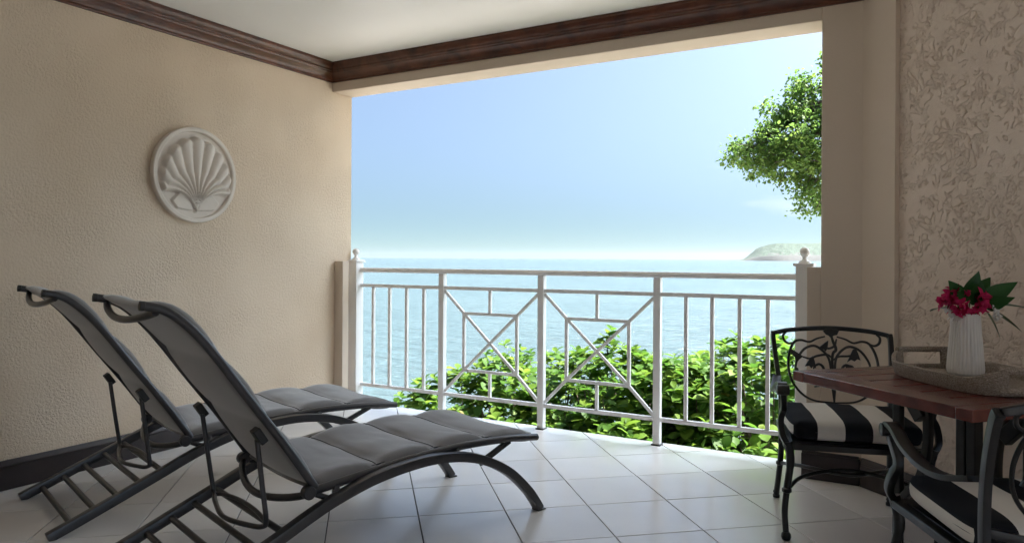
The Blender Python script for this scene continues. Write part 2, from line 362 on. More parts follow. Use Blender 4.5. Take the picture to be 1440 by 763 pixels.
for i in range(-14, 16):
    for j in range(-8, 14):
        c = T0 + (ta * (i + .5) + tb * (j + .5)) * TS
        if c.y < .2 or c.x < XL - .4 or c.x > 1.9: continue
        poly = [tuple(ta * sx * hg + tb * sy * hg) for sx, sy in ((-1, -1), (1, -1), (1, 1), (-1, 1))]
        po = [(p[0] + c.x, p[1] + c.y) for p in poly]
        q = clip(clip(po, 0, 1, 4.4835), -1, 0, -XL)
        q = clip(q, -wnrm.x, -wnrm.y, -(wnrm.x * PC.x + wnrm.y * PC.y) + .1)
        if len(q) < 3: continue
        ar = abs(sum(q[k][0] * q[(k + 1) % len(q)][1] - q[(k + 1) % len(q)][0] * q[k][1] for k in range(len(q)))) / 2
        if ar < .0004: continue
        if abs(ar - (2 * hg) ** 2) < 1e-5:
            if whole is None: whole = tile_mesh(poly)
            t = link('tile', whole, floor)
        else:
            t = link('tile', tile_mesh([(p[0] - c.x, p[1] - c.y) for p in q]), floor)
        t.location = (c.x, c.y, random.uniform(-.0003, .0003)); t.rotation_euler = (random.uniform(-.0012, .0012), random.uniform(-.0012, .0012), 0)

# ceiling (the roof slab above it shades the terrace)
b = MB(); b.box((XL - .3, YROOF, ZC), (XR + .3, YO - .02, ZC + .3))
ceiling = tag(b.build('ceiling', M['ceiling'], smooth=False), 'plain off white ceiling of the terrace', kind='structure')
b = MB(); b.box((XL - .6, 3.9, ZC + .301), (XR + 6.3, 5.78, ZC + .42)); b.build('shade_slab', M['ceiling'], ceiling, smooth=False)  # unseen slab added over the opening to keep direct sun out
CROWN = [(0, 0), (.012, 0), (.014, .010), (.024, .014), (.026, .022), (.030, .030), (.038, .040), (.050, .050), (.062, .058), (.066, .066), (.072, .070), (.074, .080), (.082, .086), (.088, .096), (.092, .108), (.096, .112), (.098, .130), (0, .130)]
def moulding(name, p, q, inward, prof, z0, m, parent, mit0=0, mit1=0):
    g = MB(); p, q, inward = Vector(p), Vector(q), Vector(inward); d = (q - p).normalized()
    vs0 = [p + inward * u + d * (u * mit0) + Vector((0, 0, z0 + v)) for u, v in prof]
    vs1 = [q + inward * u - d * (u * mit1) + Vector((0, 0, z0 + v)) for u, v in prof]
    n = len(prof); g.add(vs0 + vs1, [tuple(range(n)), tuple(range(2 * n - 1, n - 1, -1))] + [(k, (k + 1) % n, n + (k + 1) % n, n + k) for k in range(n)])
    return g.build(name, m, parent, ang=28)
zc0 = ZC - .130
moulding('crown_moulding', (XL, YROOF, 0), (XL, YI, 0), (1, 0, 0), CROWN, zc0 - .001, M['crown'], ceiling, 0, 1)
moulding('crown_moulding', (XL, YI, 0), PC, (0, -1, 0), CROWN, zc0 - .001, M['crown'], ceiling, 1, .38)
moulding('crown_moulding', PC, PE, wnrm, CROWN, zc0 - .001, M['crown'], ceiling, .38, 0)

# left wall, plain with the dark skirting
SKIRT = [(0, 0), (.018, 0), (.018, .112), (.022, .116), (.022, .124), (.014, .134), (.010, .146), (0, .146)]
b = MB(); b.box((XL - .25, YB, 0.0005), (XL, YO - .003, ZC - .002))
wl_ = tag(b.build('wall_left', M['wall'], smooth=False), 'cream stucco side wall carrying the round shell plaque', kind='structure')
moulding('skirting_board', (XL, YB, 0), (XL, 4.2, 0), (1, 0, 0), SKIRT, .001, M['base'], wl_, 0, .5)
# low pier on the left wall under the railing
b = MB(); b.box((XL, 4.2, .0005), (-3.917, 4.268, 1.140)); b.v = b.v
pl_ = b.build('low_pier', M['wall_smooth'], wl_, bevel=.004)
b = MB(); b.box((XL + .004, 4.183, .001), (-3.900, 4.1995, .13)); b.box((-3.9168, 4.1995, .001), (-3.900, 4.285, .13)); b.build('skirting_board', M['base'], wl_, bevel=.003)

# beam across the opening
b = MB(); b.box((XL, YI, ZB), (-.493, YO, ZC - .002))
beam = tag(b.build('beam', M['wall_smooth'], smooth=False, bevel=.006), 'cream beam over the wide sea opening', kind='structure')
# pillar at the right of the opening
b = MB(); b.box((-.493, YI, .0005), (-.2, YO + .001, ZC - .003))
pil = tag(b.build('pillar', M['wall_smooth'], smooth=False, bevel=.006), 'cream pillar at the right edge of the opening', kind='structure')
b = MB(); b.box((-.562, YI + .001, .0005), (-.4935, YO, 1.130)); b.build('low_pier', M['wall_smooth'], pil, bevel=.004)
b = MB(); b.box((-.584, YI - .020, .001), (-.300, YI - .0005, .136)); b.box((-.584, YI - .0005, .001), (-.5625, YO + .01, .136)); b.box((-.582, YI - .014, .136), (-.305, YI - .0005, .149)); b.build('skirting_board', M['base'], pil, bevel=.003)
# slanting right wall: a narrow plain strip, a joint, then rough stucco
def wallpt(u, w, z): return PC + wd * u + wnrm * w + Vector((0, 0, z))
b = MB(); b.prism([(-.0, 0), (.205, 0), (.205, -.3), (-.2, -.3)], .0005, ZC - .002, wallpt)
wr_ = tag(b.build('wall_right', M['wall_smooth'], smooth=False), 'cream slanting wall with rough trowelled stucco behind the table', kind='structure')
def trowel_panel(u0, u1, z0, z1, step):
    """trowelled plaster: curled grooves cut in patches between flat plates"""
    nu, nz = int((u1 - u0) / step), int((z1 - z0) / step); vs_ = []; N = mnoise.noise
    for k in range(nz + 1):
        z = z0 + (z1 - z0) * k / nz
        for i in range(nu + 1):
            u = u0 + (u1 - u0) * i / nu
            wx = N(Vector((u * 11, z * 9, 3.3))); wz = N(Vector((u * 11, z * 9, 8.1)))
            a = abs(N(Vector((u * 44 + wx * 1.6, z * 36 + wz * 1.6, 1.7)))); g_ = max(0, 1 - a / .13)
            b_ = abs(N(Vector((u * 70 + wz * 1.2, z * 60 + wx * 1.2, 5.2)))); g2 = max(0, 1 - b_ / .17)
            mk = N(Vector((u * 24, z * 20, 6.4))) + .55 * N(Vector((u * 5, z * 4, 2.2))); mk = min(1, max(0, (mk + .10) / .18))
            m2 = N(Vector((u * 30, z * 27, 12.4))) + .6 * N(Vector((u * 4, z * 5, 9.2))); m2 = min(1, max(0, (m2 - .02) / .2))
            d = -.0070 * g_ * g_ * (3 - 2 * g_) * mk - .0050 * g2 * m2 + .0022 * N(Vector((u * 13, z * 11, .5)))
            vs_.append(wallpt(u, -.026 + d, z))
    n1 = nu + 1; g = MB(); g.v = [tuple(p) for p in vs_]; g.f = [(k * n1 + i, k * n1 + i + 1, (k + 1) * n1 + i + 1, (k + 1) * n1 + i) for k in range(nz) for i in range(nu)]
    me = bpy.data.meshes.new('stucco_panel'); me.from_pydata(g.v, [], g.f); me.polygons.foreach_set('use_smooth', [True] * len(g.f)); me.materials.append(M['wall_rough']); link('stucco_panel', me, wr_)
trowel_panel(.2052, 1.15, .12, ZC - .01, .0030)
b = MB(); b.prism([(.2052, -.040), (wlen, -.040), (wlen, -.3), (.2052, -.3)], .0005, ZC - .0025, wallpt); b.build('stucco_backing', M['wall_rough'], wr_, smooth=False)
moulding('skirting_board', PC + wd * .012, PE, wnrm, SKIRT, .001, M['base'], wr_, 0, 0)
M['bounce_pale'] = mat('bounce_panel', (.72, .66, .58), .8)  # pale panels added behind the camera to bounce light forward
b = MB(); b.box((XL, YB - .2, .0005), (XR, YB - .03, ZC - .003))  # unseen back wall, made dark to cut bounce onto the beam face
wb_ = tag(b.build('wall_back', M['base'], smooth=False), 'unseen dark back wall with pale panels added to bounce light', kind='structure')
for k in range(4):
    x0 = XL + .1 + k * 1.725; b = MB(); b.box((x0, YB - .0295, .12), (x0 + 1.62, YB - .015, 2.3)); b.build('bounce_panel', M['bounce_pale'], wb_, smooth=False)
b = MB(); b.box((XR, YB - .2, .0005), (XR + .2, -2.2, ZC - .003)); b.build('side_baffle', M['wall_smooth'], wb_, smooth=False)  # unseen wall piece added to trim light from the right gap
# ------------------------------------------------------------------ railing
RY = 4.42
rail = tag(empty('balcony_railing', (0, RY, 0)), 'white metal balcony railing with two crossed panels and ball finials', 'railing')
def bar(name, a, c, w, d, bev=.003):
    g = MB(); a, c = Vector(a), Vector(c)
    g.tube([a, c], .5, 4, flat=(w, d), up=(0, 1, 0) if abs((c - a).normalized().y) < .9 else None)
    return g.build(name, M['white'], rail, bevel=bev)
X0, X1 = -3.925, -.652
b = MB(); prof = [(-.026, -.010), (-.020, -.018), (.020, -.018), (.026, -.010), (.026, .004), (.018, .015), (0, .018), (-.018, .015), (-.026, .004)]
b.prism(prof, X0, X1, lambda u, v, w: Vector((w, u, 1.071 + v))); b.build('top_rail', M['white'], rail, ang=25)
bar('mid_rail', (X0, 0, .948), (X1, 0, .948), .030, .025); bar('bottom_rail', (X0, 0, .162), (X1, 0, .162), .030, .025)
posts = (-3.131, -2.298, -1.475)
for x in posts:
    bar('post', (x, 0, .006), (x, 0, 1.052), .045, .045)
    g = MB(); g.box((x - .030, -.032, .0008), (x + .030, .034, .007)); g.build('base_plate', M['cap'], rail, bevel=.001)
for x in (-3.796, -3.631, -3.465, -3.301, -1.293, -1.132, -.969, -.808):
    bar('baluster', (x, 0, .1752), (x, 0, .935), .022, .022, .002)
def crossed(xa, xb):
    za, zb = .176, .934; xm = (xa + xb) / 2; hw = .222; zs0, zs1 = .352, .766
    for s in (-1, 1):
        xo, xi = (xa + .024, xm - hw) if s < 0 else (xb - .024, xm + hw)
        bar('diagonal', (xi - s * -.0, -.0, zs1), (xo, 0, zb - .008), .020, .0196, .002)
        bar('diagonal', (xi, 0, zs0), (xo, 0, za + .008), .020, .0196, .002)
        bar('square_side', (xm + s * hw, 0, zs0), (xm + s * hw, 0, zs1), .0212, .0212, .002)
        zz = zs1 if s > 0 else zs0
        bar('square_side', (xm - hw - .0095, 0, zz), (xm + hw + .0095, 0, zz), .0208, .0208, .002)
    bar('cross_bar', (xm - hw, .0, zs0), (xm + hw, 0, zs1), .0192, .0192, .002)
    bar('cross_bar', (xm - hw, .001, zs1), (xm + hw, .001, zs0), .0186, .0186, .002)
    bar('short_bar', (xm, 0, zs1 + .0105), (xm, 0, .9352), .0202, .0202, .002)
    bar('short_bar', (xm, 0, .175), (xm, 0, zs0 - .0105), .0202, .0202, .002)
crossed(posts[0], posts[1]); crossed(posts[1], posts[2])
for x, w, yy in ((-3.963, .084, -.02), (-.609, .086, 0)):
    g = MB(); g.box((x - w / 2, yy - w / 2, .001), (x + w / 2, yy + w / 2, 1.132)); e = g.build('end_post', M['white'], rail, bevel=.004)
    g = MB(); g.box((x - w / 2 - .012, yy - w / 2 - .012, 1.1325), (x + w / 2 + .012, yy + w / 2 + .012, 1.150)); g.build('post_cap', M['white'], e, bevel=.005)
    g = MB(); g.lathe([(.034, 1.1502), (.032, 1.158), (.020, 1.165), (.0125, 1.172), (.012, 1.182), (.017, 1.185), (.0125, 1.189)] + [(.028 * math.sin(t), 1.2135 - .028 * math.cos(t)) for t in [.5 + k * (math.pi - .52) / 12 for k in range(13)]], 20, (x, yy, 0))
    g.build('ball_finial', M['white'], e, ang=50)

# ------------------------------------------------------------------ wall plaque with scallop shell in relief
def plaque():
    root = tag(empty('shell_plaque', (XL, 2.945, 1.683 - .302)), 'round white plaster plaque with a scallop shell in relief on the left wall', 'plaque')
    RAD = .297
    g = MB(); prof = [(RAD - .004, 0), (RAD, .005), (RAD, .034), (RAD - .004, .039), (RAD - .022, .040), (RAD - .028, .036), (RAD - .031, .016), (.0, .016)]
    g.lathe(prof[:-1], 96, (0, 0, RAD), axis=(1, 0, 0)); g.build('disc', M['plaster'], root, ang=35)
    # heightfield of the shell: u across (towards the sea), v up
    NR, NT = 70, 180; vs_ = []; fs_ = []
    hinge = Vector((0.0, -.235))
    fans = 11
    def h(u, v):
        d = Vector((u, v)) - hinge; r = d.length; a = math.atan2(d.x, d.y)
        # ribs bow outward: flatten the fan angle with the radius
        amax = R(14) + R(50) * min(1, r / .26)
        q = a / amax if amax else 0
        if abs(q) > 1.0: hh = 0
        else:
            k = (q * .5 + .5) * fans; rib = abs(math.sin(math.pi * k))
            edge = .462 - .215 * abs(q) ** 1.5 + .014 * rib
            if r > edge: hh = 0
            else:
                swell = min(1, (edge - r) / .02) ** .5 * min(1, (1 - abs(q)) / .04) ** .5
                hh = swell * (.008 + .014 * (r / .3) + .024 * min(1, .35 + r / .2) * rib ** .7)
        # two ears beside the hinge
        ear = ((.085, -.085), (.168, -.170), (.128, -.214), (.015, -.222), (.03, -.17))
        x, ins = abs(u), False
        for k in range(5):
            (x0, y0), (x1, y1) = ear[k], ear[(k + 1) % 5]
            if (y0 > v) != (y1 > v) and x < (x1 - x0) * (v - y0) / (y1 - y0) + x0: ins = not ins
        if ins: hh = max(hh, .006 + .012 * (x / .16))
        return hh
    RM = RAD - .026
    for i in range(NR + 1):
        for k in range(NT):
            r = RM * i / NR; t = 2 * math.pi * k / NT; u, v = r * math.cos(t), r * math.sin(t)
            vs_.append((.018 + h(u, v), u, RAD + v))
    for i in range(NR):
        for k in range(NT):
            k2 = (k + 1) % NT; fs_.append((i * NT + k, (i + 1) * NT + k, (i + 1) * NT + k2, i * NT + k2))
    g = MB(); g.add(vs_, fs_); me = bpy.data.meshes.new('shell_relief'); me.from_pydata(g.v, [], g.f)
    me.polygons.foreach_set('use_smooth', [True] * len(me.polygons)); me.materials.append(M['plaster'])
    link('shell_relief', me, root)
plaque()

# ------------------------------------------------------------------ sun loungers
def lounger():
    root = empty('sun_lounger')
    # local frame: x = towards the wall (far side), y = towards the foot end, origin under the near front foot
    W = .674
    run = bez([(0, .004), (-.035, .055), (-.085, .115), (-.19, .21), (-.32, .283), (-.45, .325), (-.60, .344), (-.75, .339), (-.90, .318), (-1.05, .277), (-1.15, .239), (-1.27, .186), (-1.50, .088), (-1.60, .046), (-1.695, .008)], 5)
    for x in (0, W):
        g = MB(); g.tube([(x, p.x, p.y) for p in run], .5, 4, flat=(.042, .040), up=(1, 0, 0)); r_ = g.build('runner', M['lmetal'], root, bevel=.006, ang=35)
        g = MB(); g.box((x - .022, -.024, .0005), (x + .022, .024, .006)); g.build('foot_pad', M['ldark'], r_)
    for s, z in ((-1.245, .197), (-1.335, .158), (-1.425, .119), (-1.515, .080), (-1.605, .042)):
        g = MB(); g.tube([(.018, s, z), (W - .018, s, z)], .0125, 12); g.build('rung', M['lmetal'], root)
    seat = bez([(.008, .329), (-.10, .343), (-.2, .351), (-.4, .360), (-.585, .357), (-.723, .350), (-.914, .333), (-1.09, .316), (-1.12, .313)], 6)
    back = bez([(-1.115, .325), (-1.251, .525), (-1.377, .697), (-1.471, .829), (-1.535, .909), (-1.60, .972), (-1.65, 1.002), (-1.70, 1.014)], 6)
    xa, xb = .036, .638
    for x in (xa, xb):
        g = MB(); g.tube([(x, p.x, p.y) for p in seat], .0155, 12, flat=(1, 1.05), up=(1, 0, 0)); sr = g.build('seat_rail', M['lmetal'], root)
        g = MB(); g.lathe([(.012, -.002), (.0158, 0), (.0158, .012), (.010, .014)], 14, (x, .006, .3288), axis=(0, 1, -.1)); g.build('end_cap', M['ldark'], sr)
        g = MB(); g.tube([(x, p.x, p.y) for p in back], .0155, 12, up=(1, 0, 0)); br = g.build('back_rail', M['lmetal'], root)
        g = MB(); g.lathe([(.012, 0), (.016, .002), (.016, .014), (.009, .016)], 14, (x, -1.698, 1.0135), axis=(0, -1, .1)); g.build('end_cap', M['ldark'], br)
        si = 1 if x == xa else -1
        g = MB(); g.lathe([(.022, -.004), (.026, 0), (.026, .026), (.022, .030)], 20, (x - si * .012 + (0 if si > 0 else -.024), -1.140, .312), axis=(1, 0, 0)); g.build('pivot_disc', M['lmetal'], root)
        g = MB(); g.tube([(x - si * .008, -1.035, .318), (x - si * .026, -1.038, .262)], .5, 4, flat=(.020, .022), up=(1, 0, 0)); g.build('seat_post', M['lmetal'], root, bevel=.003)
        g = MB(); g.tube([(x, -1.13, .308), (x - si * .016, -1.055, .272)], .011, 10); g.build('seat_strut', M['ldark'], root)
        g = MB(); g.tube([(x, -.155, .338), (x - si * .014, -.34, .272)], .5, 4, flat=(.016, .024), up=(1, 0, 0)); g.build('foot_strut', M['ldark'], root, bevel=.002)
        g = MB(); g.tube([(x, -.46, .350), (x - si * .02, -.50, .336)], .5, 4, flat=(.03, .02), up=(1, 0, 0)); g.build('seat_bracket', M['ldark'], root, bevel=.002)
        g = MB(); g.box((-.022, -.014, -.030), (.022, .014, .030), Matrix.Translation((x + si * .012, -1.322, .545)) @ Matrix.Rotation(R(33), 4, 'X')); g.build('clamp', M['ldark'], root, bevel=.005)
    # cross tubes
    def cross(name, s0, z0, ds, dz, r=.0125, m='lmetal'):
        g = MB(); g.tube([(xa + (xb - xa) * k / 16, s0 + ds * math.sin(math.pi * k / 16) ** .8, z0 + dz * math.sin(math.pi * k / 16) ** .8) for k in range(17)], r, 12); return g.build(name, M[m], root)
    cross('head_bar', -1.665, .992, -.030, -.038); cross('seat_cross_bar', -1.14, .306, -.075, -.05, .014)
    cross('foot_bar', -.02, .330, 0, -.045); cross('middle_bar', -.55, .345, 0, -.05)
    # U shaped prop with its second loop hooked on a rung
    xi, xo = xa + .03, xb - .03
    P = [(xi, -1.322, .53), (xi + .004, -1.30, .36), (xi + .010, -1.283, .235), (xi + .035, -1.285, .205), (xi + .10, -1.305, .196)]
    Q = [(xi + xo - p[0], p[1], p[2]) for p in reversed(P)]
    g = MB(); g.tube(bez(P + [((xi + xo) / 2, -1.335, .188)] + Q, 6), .0095, 10); g.build('prop', M['lmetal'], root)
    g = MB(); g.tube(bez([P[3], (xi + .06, -1.262, .206), (xi + .16, -1.25, .214), ((xi + xo) / 2, -1.245, .216), (xo - .16, -1.25, .214), (xo - .06, -1.262, .206), Q[1]], 6), .0085, 10); g.build('prop_loop', M['lmetal'], root)
    # padded slings
    def sling(name, path, nseg, sag, puff, off, y0=0.02, seed=1):
        NV = 22; NU = len(path)
        fine = []
        L_ = [0]
        for i in range(1, NU): L_.append(L_[-1] + (path[i] - path[i - 1]).length)
        tot = L_[-1]; n2 = nseg * 14
        def pt(t):
            t *= tot
            for i in range(1, NU):
                if L_[i] >= t: break
            k = (t - L_[i - 1]) / max(1e-9, L_[i] - L_[i - 1]); return path[i - 1].lerp(path[i], k)
        top, bot = [], []
        for i in range(n2 + 1):
            t = i / n2; p = pt(t); d = pt(min(1, t + .01)) - pt(max(0, t - .01)); d.normalize(); nn = Vector((-d.y, d.x))
            if nn.y < 0: nn = -nn
            for k in range(NV + 1):
                v = k / NV; x = xa + (xb - xa) * v
                e = max(0, min(1, v / .06, (1 - v) / .06)); arch = 1 - (2 * v - 1) ** 2
                tt = t + .014 * math.sin(math.pi * v) * (1 if seed == 1 else -1)
                seg = tt * nseg; fr = seg - math.floor(seg)
                pf = (max(0, math.sin(math.pi * fr)) ** .42) * puff * e ** .6
                if i in (0, n2): pf = 0
                w = mnoise.noise(Vector((x * 5, t * 9, seed * 7.7))) * .006 * e + mnoise.noise(Vector((x * 10, t * 34, seed * 3.1))) * .0032 * e
                h = pf - sag * arch + off + w
                top.append((x, p.x + nn.x * h, p.y + nn.y * h))
                hb = -sag * arch + off - .006 - pf * .55
                bot.append((x, p.x + nn.x * hb, p.y + nn.y * hb))
        g = MB(); n1 = NV + 1; N = len(top); fs_ = []
        for i in range(n2):
            for k in range(NV):
                a = i * n1 + k; fs_.append((a, a + 1, a + n1 + 1, a + n1)); fs_.append((N + a, N + a + n1, N + a + n1 + 1, N + a + 1))
        for i in range(n2):
            for k in (0, NV):
                a = i * n1 + k; fs_.append((a, a + n1, N + a + n1, N + a) if k else (a + n1, a, N + a, N + a + n1))
        for k in range(NV):
            fs_.append((k + 1, k, N + k, N + k + 1)); a = n2 * n1 + k; fs_.append((a, a + 1, N + a + 1, N + a))
        g.add(top + bot, fs_); ob = g.build(name, M['sling'], root, ang=60)
        for q in range(1, nseg):
            ln = []
            for k in range(1, NV):
                v = k / NV; ti = (q / nseg - .014 * math.sin(math.pi * v) * (1 if seed == 1 else -1)) * n2; i0 = min(n2 - 1, max(0, int(ti))); fq = ti - i0
                ln.append(Vector(top[i0 * n1 + k]).lerp(Vector(top[(i0 + 1) * n1 + k]), fq))
            sg = MB(); sg.tube(ln, .0024, 6); sg.build('seam', M['ldark'], ob)
        return ob
    s_ = sling('seat_sling', [p for p in seat if p.x < -.008], 4, .016, .034, .012, seed=1)
    sling('back_sling', [p for p in back if p.x > -1.69], 3, .016, .028, .012, seed=2)
    for x in (xa + .014, xb - .014):
        g = MB(); g.tube([(x, p.x, p.y + .0165) for p in seat[1:-2]], .0028, 6); g.build('piping', M['ldark'], s_)
    return root
def place_lounger(o, near, label):
    o.location = near; tag(o, label, 'sun lounger', 'pair of reclining sun loungers')
    # local x -> (-.951,.310), local y -> (.310,.951): a mirrored frame
    o.matrix_world = Matrix(((-.9508, .3098, 0, near[0]), (.3098, .9508, 0, near[1]), (0, 0, 1, 0), (0, 0, 0, 1)))
lo = lounger()
place_lounger(lo, (-1.57, 3.0, 0), 'grey padded sun lounger nearer the table, overlapping the one behind it')
lo2 = copy_tree(lo)
place_lounger(lo2, (-2.612, 3.246, 0), 'grey padded sun lounger beside the left wall, partly hidden by the other')

# ------------------------------------------------------------------ table
TZ = .735
tc_ = Vector((-.458, 3.018, 0)); tu = Vector((math.cos(R(-42.3)), math.sin(R(-42.3)), 0)); tw = Vector((-tu.y, tu.x, 0))    # tu along the near edge, tw towards the wall
TL, TWd, TT = .775, .90, .038
tbl = empty('wooden_table'); tag(tbl, 'square red wood slatted table on black legs by the rough wall', 'table')
tbl.matrix_world = Matrix(((tu.x, tw.x, 0, tc_.x), (tu.y, tw.y, 0, tc_.y), (0, 0, 1, 0), (0, 0, 0, 1)))
eb, lb = .058, .105
def plank(name, x0, y0, x1, y1, z0=TZ - TT, z1=TZ, bev=.0035):
    g = MB(); g.box((-(x1 - x0) / 2, -(y1 - y0) / 2, z0 - TZ), ((x1 - x0) / 2, (y1 - y0) / 2, z1 - TZ))
    o = g.build(name, M['table'], tbl, bevel=bev); o.location = ((x0 + x1) / 2, (y0 + y1) / 2, TZ); return o
plank('end_board', 0, 0, eb, TWd); plank('end_board', TL - eb, 0, TL, TWd)
plank('edge_board', eb + .0006, .0012, TL - eb - .0006, lb); plank('edge_board', eb + .0006, TWd - lb, TL - eb - .0006, TWd - .0012)
ns = 6; sw = (TL - 2 * eb) / ns
for k in range(ns):
    plank('slat', eb + k * sw + .005, lb + .0006, eb + (k + 1) * sw - .005, TWd - lb - .0006, TZ - .024, TZ - .0006)
g = MB()
for y in (.30, .60): g.box((.075, y - .012, TZ - TT - .026), (TL - .075, y + .012, TZ - TT - .0005))
g.build('apron', M['iron'], tbl, bevel=.003)
g = MB()
for dx in (-.021, .021): g.box((.39 + dx - .018, .43, .034), (.39 + dx + .018, .47, TZ - TT - .0275))
g.build('column', M['iron'], tbl, bevel=.004)
for x, sx in ((.125, 1), (TL - .125, -1)):
    g = MB(); g.tube([(x, .40, TZ - TT - .027), (x, .40, .03), (x, .40, .0015)], .5, 4, flat=(.026, .034), up=(0, 1, 0)); g.build('leg', M['iron'], tbl, bevel=.004)
    g = MB(); g.tube(bez([(x + sx * .085, .43, TZ - TT - .027), (x + sx * .115, .42, .60), (x + sx * .125, .41, .47), (x + sx * .10, .40, .34), (x + sx * .02, .40, .24)], 6), .5, 4, flat=(.026, .030), up=(0, 1, 0)); g.build('curved_brace', M['iron'], tbl, bevel=.004)
    g = MB(); g.tube([(x + sx * .012, .42, TZ - TT - .029), (x + sx * .10, .41, TZ - TT - .13)], .5, 4, flat=(.034, .05), up=(0, 1, 0)); g.build('corner_brace', M['iron'], tbl, bevel=.004)
g = MB(); g.box((.10, .41, .03), (TL - .10, .44, .055)); g.build('stretcher', M['iron'], tbl, bevel=.004)
g = MB(); g.box((.36, .22, .001), (.42, .68, .034)); g.build('foot_bar', M['iron'], tbl, bevel=.006)

# ------------------------------------------------------------------ cast chairs
def chair():
    root = empty('cast_armchair')
    I = M['iron']
    def tb_(name, pts, r, n=10, k=6, parent=root, flat=(1, 1), up=None, bev=0):
        g = MB(); g.tube(bez(pts, k) if k else pts, r, n, flat=flat, up=up); return g.build(name, I, parent, bevel=bev)
    SZ = .405
    # seat frame: rails and a pan
    fr = [(-.245, -.235), (.245, -.235), (.272, .235), (-.272, .235)]
    g = MB()
    for i in range(4):
        a, c = fr[i], fr[(i + 1) % 4]; g.tube([(a[0], a[1], SZ - .018), (c[0], c[1], SZ - .018)], .5, 4, flat=(.026, .040), up=(0, 0, 1) if False else None)
    g.build('seat_frame', I, root, bevel=.004)
    g = MB(); g.prism([(p[0] * .94, p[1] * .94) for p in fr], SZ - .012, SZ - .002, lambda u, v, w: Vector((u, v, w))); g.build('seat_pan', I, root)
    # cushion
    N = 22; g = MB(); vs_ = []; fs_ = []
    def cp(u, v, top):
        x, y = u * .262, v * .248 + .002
        k = max(abs(u), abs(v)); e = max(0, 1 - k ** 9); rr = .5 * (e ** .5)
        m = SZ + .046
        z = m + (.040 * e ** .35 + .010 * (1 - u * u) * (1 - v * v) if top else -.044 * e ** .35)
        c = 1 - .10 * (abs(u) * abs(v)) ** 5
        z += mnoise.noise(Vector((x * 9, y * 9, 2 if top else 5))) * .003 * (1 if top else 0)
        return (x * c, y * c, z)
    for top in (1, 0):
        for i in range(N + 1):
            for k in range(N + 1):
                f_ = lambda q: math.copysign(1 - (1 - abs(q)) ** 1.8, q)
                vs_.append(cp(f_(2 * i / N - 1), f_(2 * k / N - 1), top))
    n1 = N + 1; T = n1 * n1
    for i in range(N):
        for k in range(N):
            a = i * n1 + k; fs_.append((a, a + n1, a + n1 + 1, a + 1)); fs_.append((T + a, T + a + 1, T + a + n1 + 1, T + a + n1))
    g.add(vs_, fs_)
    me = bpy.data.meshes.new('cushion'); me.from_pydata(g.v, [], g.f); bm = bmesh.new(); bm.from_mesh(me); bmesh.ops.remove_doubles(bm, verts=bm.verts, dist=.0008); bmesh.ops.recalc_face_normals(bm, faces=bm.faces); bm.to_mesh(me); bm.free()
    me.polygons.foreach_set('use_smooth', [True] * len(me.polygons)); me.materials.append(M['stripe']); link('cushion', me, root)
    rings = []
    for s in (-1, 1):
        # front leg runs on upward in an S as the arm support
        lg = tb_('leg', [(s * .285, .268, .022), (s * .290, .262, .12), (s * .281, .252, .205), (s * .266, .240, .31), (s * .270, .246, .375), (s * .278, .250, .41)], [.0125] * 6 + [.013] * 6 + [.015] * 6 + [.0175] * 6 + [.019] * 7, 12)
        g = MB(); g.lathe([(.006, 0.0005), (.017, .004), (.021, .016), (.019, .028), (.013, .036)], 14, (s * .285, .269, 0)); g.build('foot', I, lg)
        g = MB(); g.lathe([(.012, -.012), (.020, -.006), (.020, .006), (.012, .012)], 14, (s * .281, .252, .205)); g.build('ring', I, lg)
        bl = tb_('leg', [(s * .255, -.290, .020), (s * .248, -.262, .12), (s * .242, -.240, .22), (s * .240, -.232, .34), (s * .240, -.235, .43)], .0135, 12)
        g = MB(); g.lathe([(.006, .0005), (.016, .004), (.017, .016), (.012, .022), (.016, .032), (.013, .040)], 14, (s * .255, -.291, 0)); g.build('foot', I, bl)
        g = MB(); g.lathe([(.012, -.012), (.019, -.006), (.019, .006), (.012, .012)], 14, (s * .244, -.247, .185)); g.build('ring', I, bl)
        tb_('arm_support', [(s * .275, .250, .390), (s * .298, .238, .432), (s * .300, .205, .485), (s * .288, .190, .525), (s * .290, .215, .570), (s * .296, .232, .606)], .5, 4, 6, flat=(.024, .030), up=(1, 0, 0), bev=.005)
        arm = tb_('arm', [(s * .296, .246, .612), (s * .298, .250, .628), (s * .298, .226, .644), (s * .300, .170, .634), (s * .302, .090, .602), (s * .296, -.020, .577), (s * .284, -.120, .578), (s * .262, -.225, .606)], .5, 4, 6, flat=(.038, .016), up=(1, 0, 0), bev=.005)
        g = MB(); g.lathe([(.012, -.026), (.021, -.024), (.022, 0), (.021, .024), (.012, .026)], 16, (s * .297, .246, .622), axis=(1, 0, 0)); g.build('arm_scroll', I, arm, bevel=.002)
        tb_('back_post', [(s * .240, -.235, .41), (s * .243, -.238, .50), (s * .252, -.262, .60), (s * .262, -.300, .70), (s * .268, -.340, .785), (s * .266, -.356, .806)], .5, 4, 6, flat=(.021, .028), up=(1, 0, 0), bev=.004)
    tb_('back_top_rail', [(-.262, -.353, .805), (-.17, -.358, .823), (0, -.362, .834), (.17, -.358, .823), (.262, -.353, .805)], .5, 4, 6, flat=(.022, .022), up=(0, 1, 0), bev=.005)
    tb_('back_lower_rail', [(-.243, -.236, .475), (-.10, -.246, .452), (0, -.248, .447), (.10, -.246, .452), (.243, -.236, .475)], .5, 4, 6, flat=(.020, .024), up=(0, 1, 0), bev=.004)
    # scrollwork in the slanting plane of the back: (u, v) -> u across, v height
    def bp(u, v, w=0):
        t = (v - .45) / .385; return Vector((u, -.245 - .113 * max(0, t) ** 1.5 + w, v))
    def px(x, y): return ((x - 412) / 660 * .52, .812 - (y - 118) / 1107)
    sc = link('scrollwork', None, root) if False else None
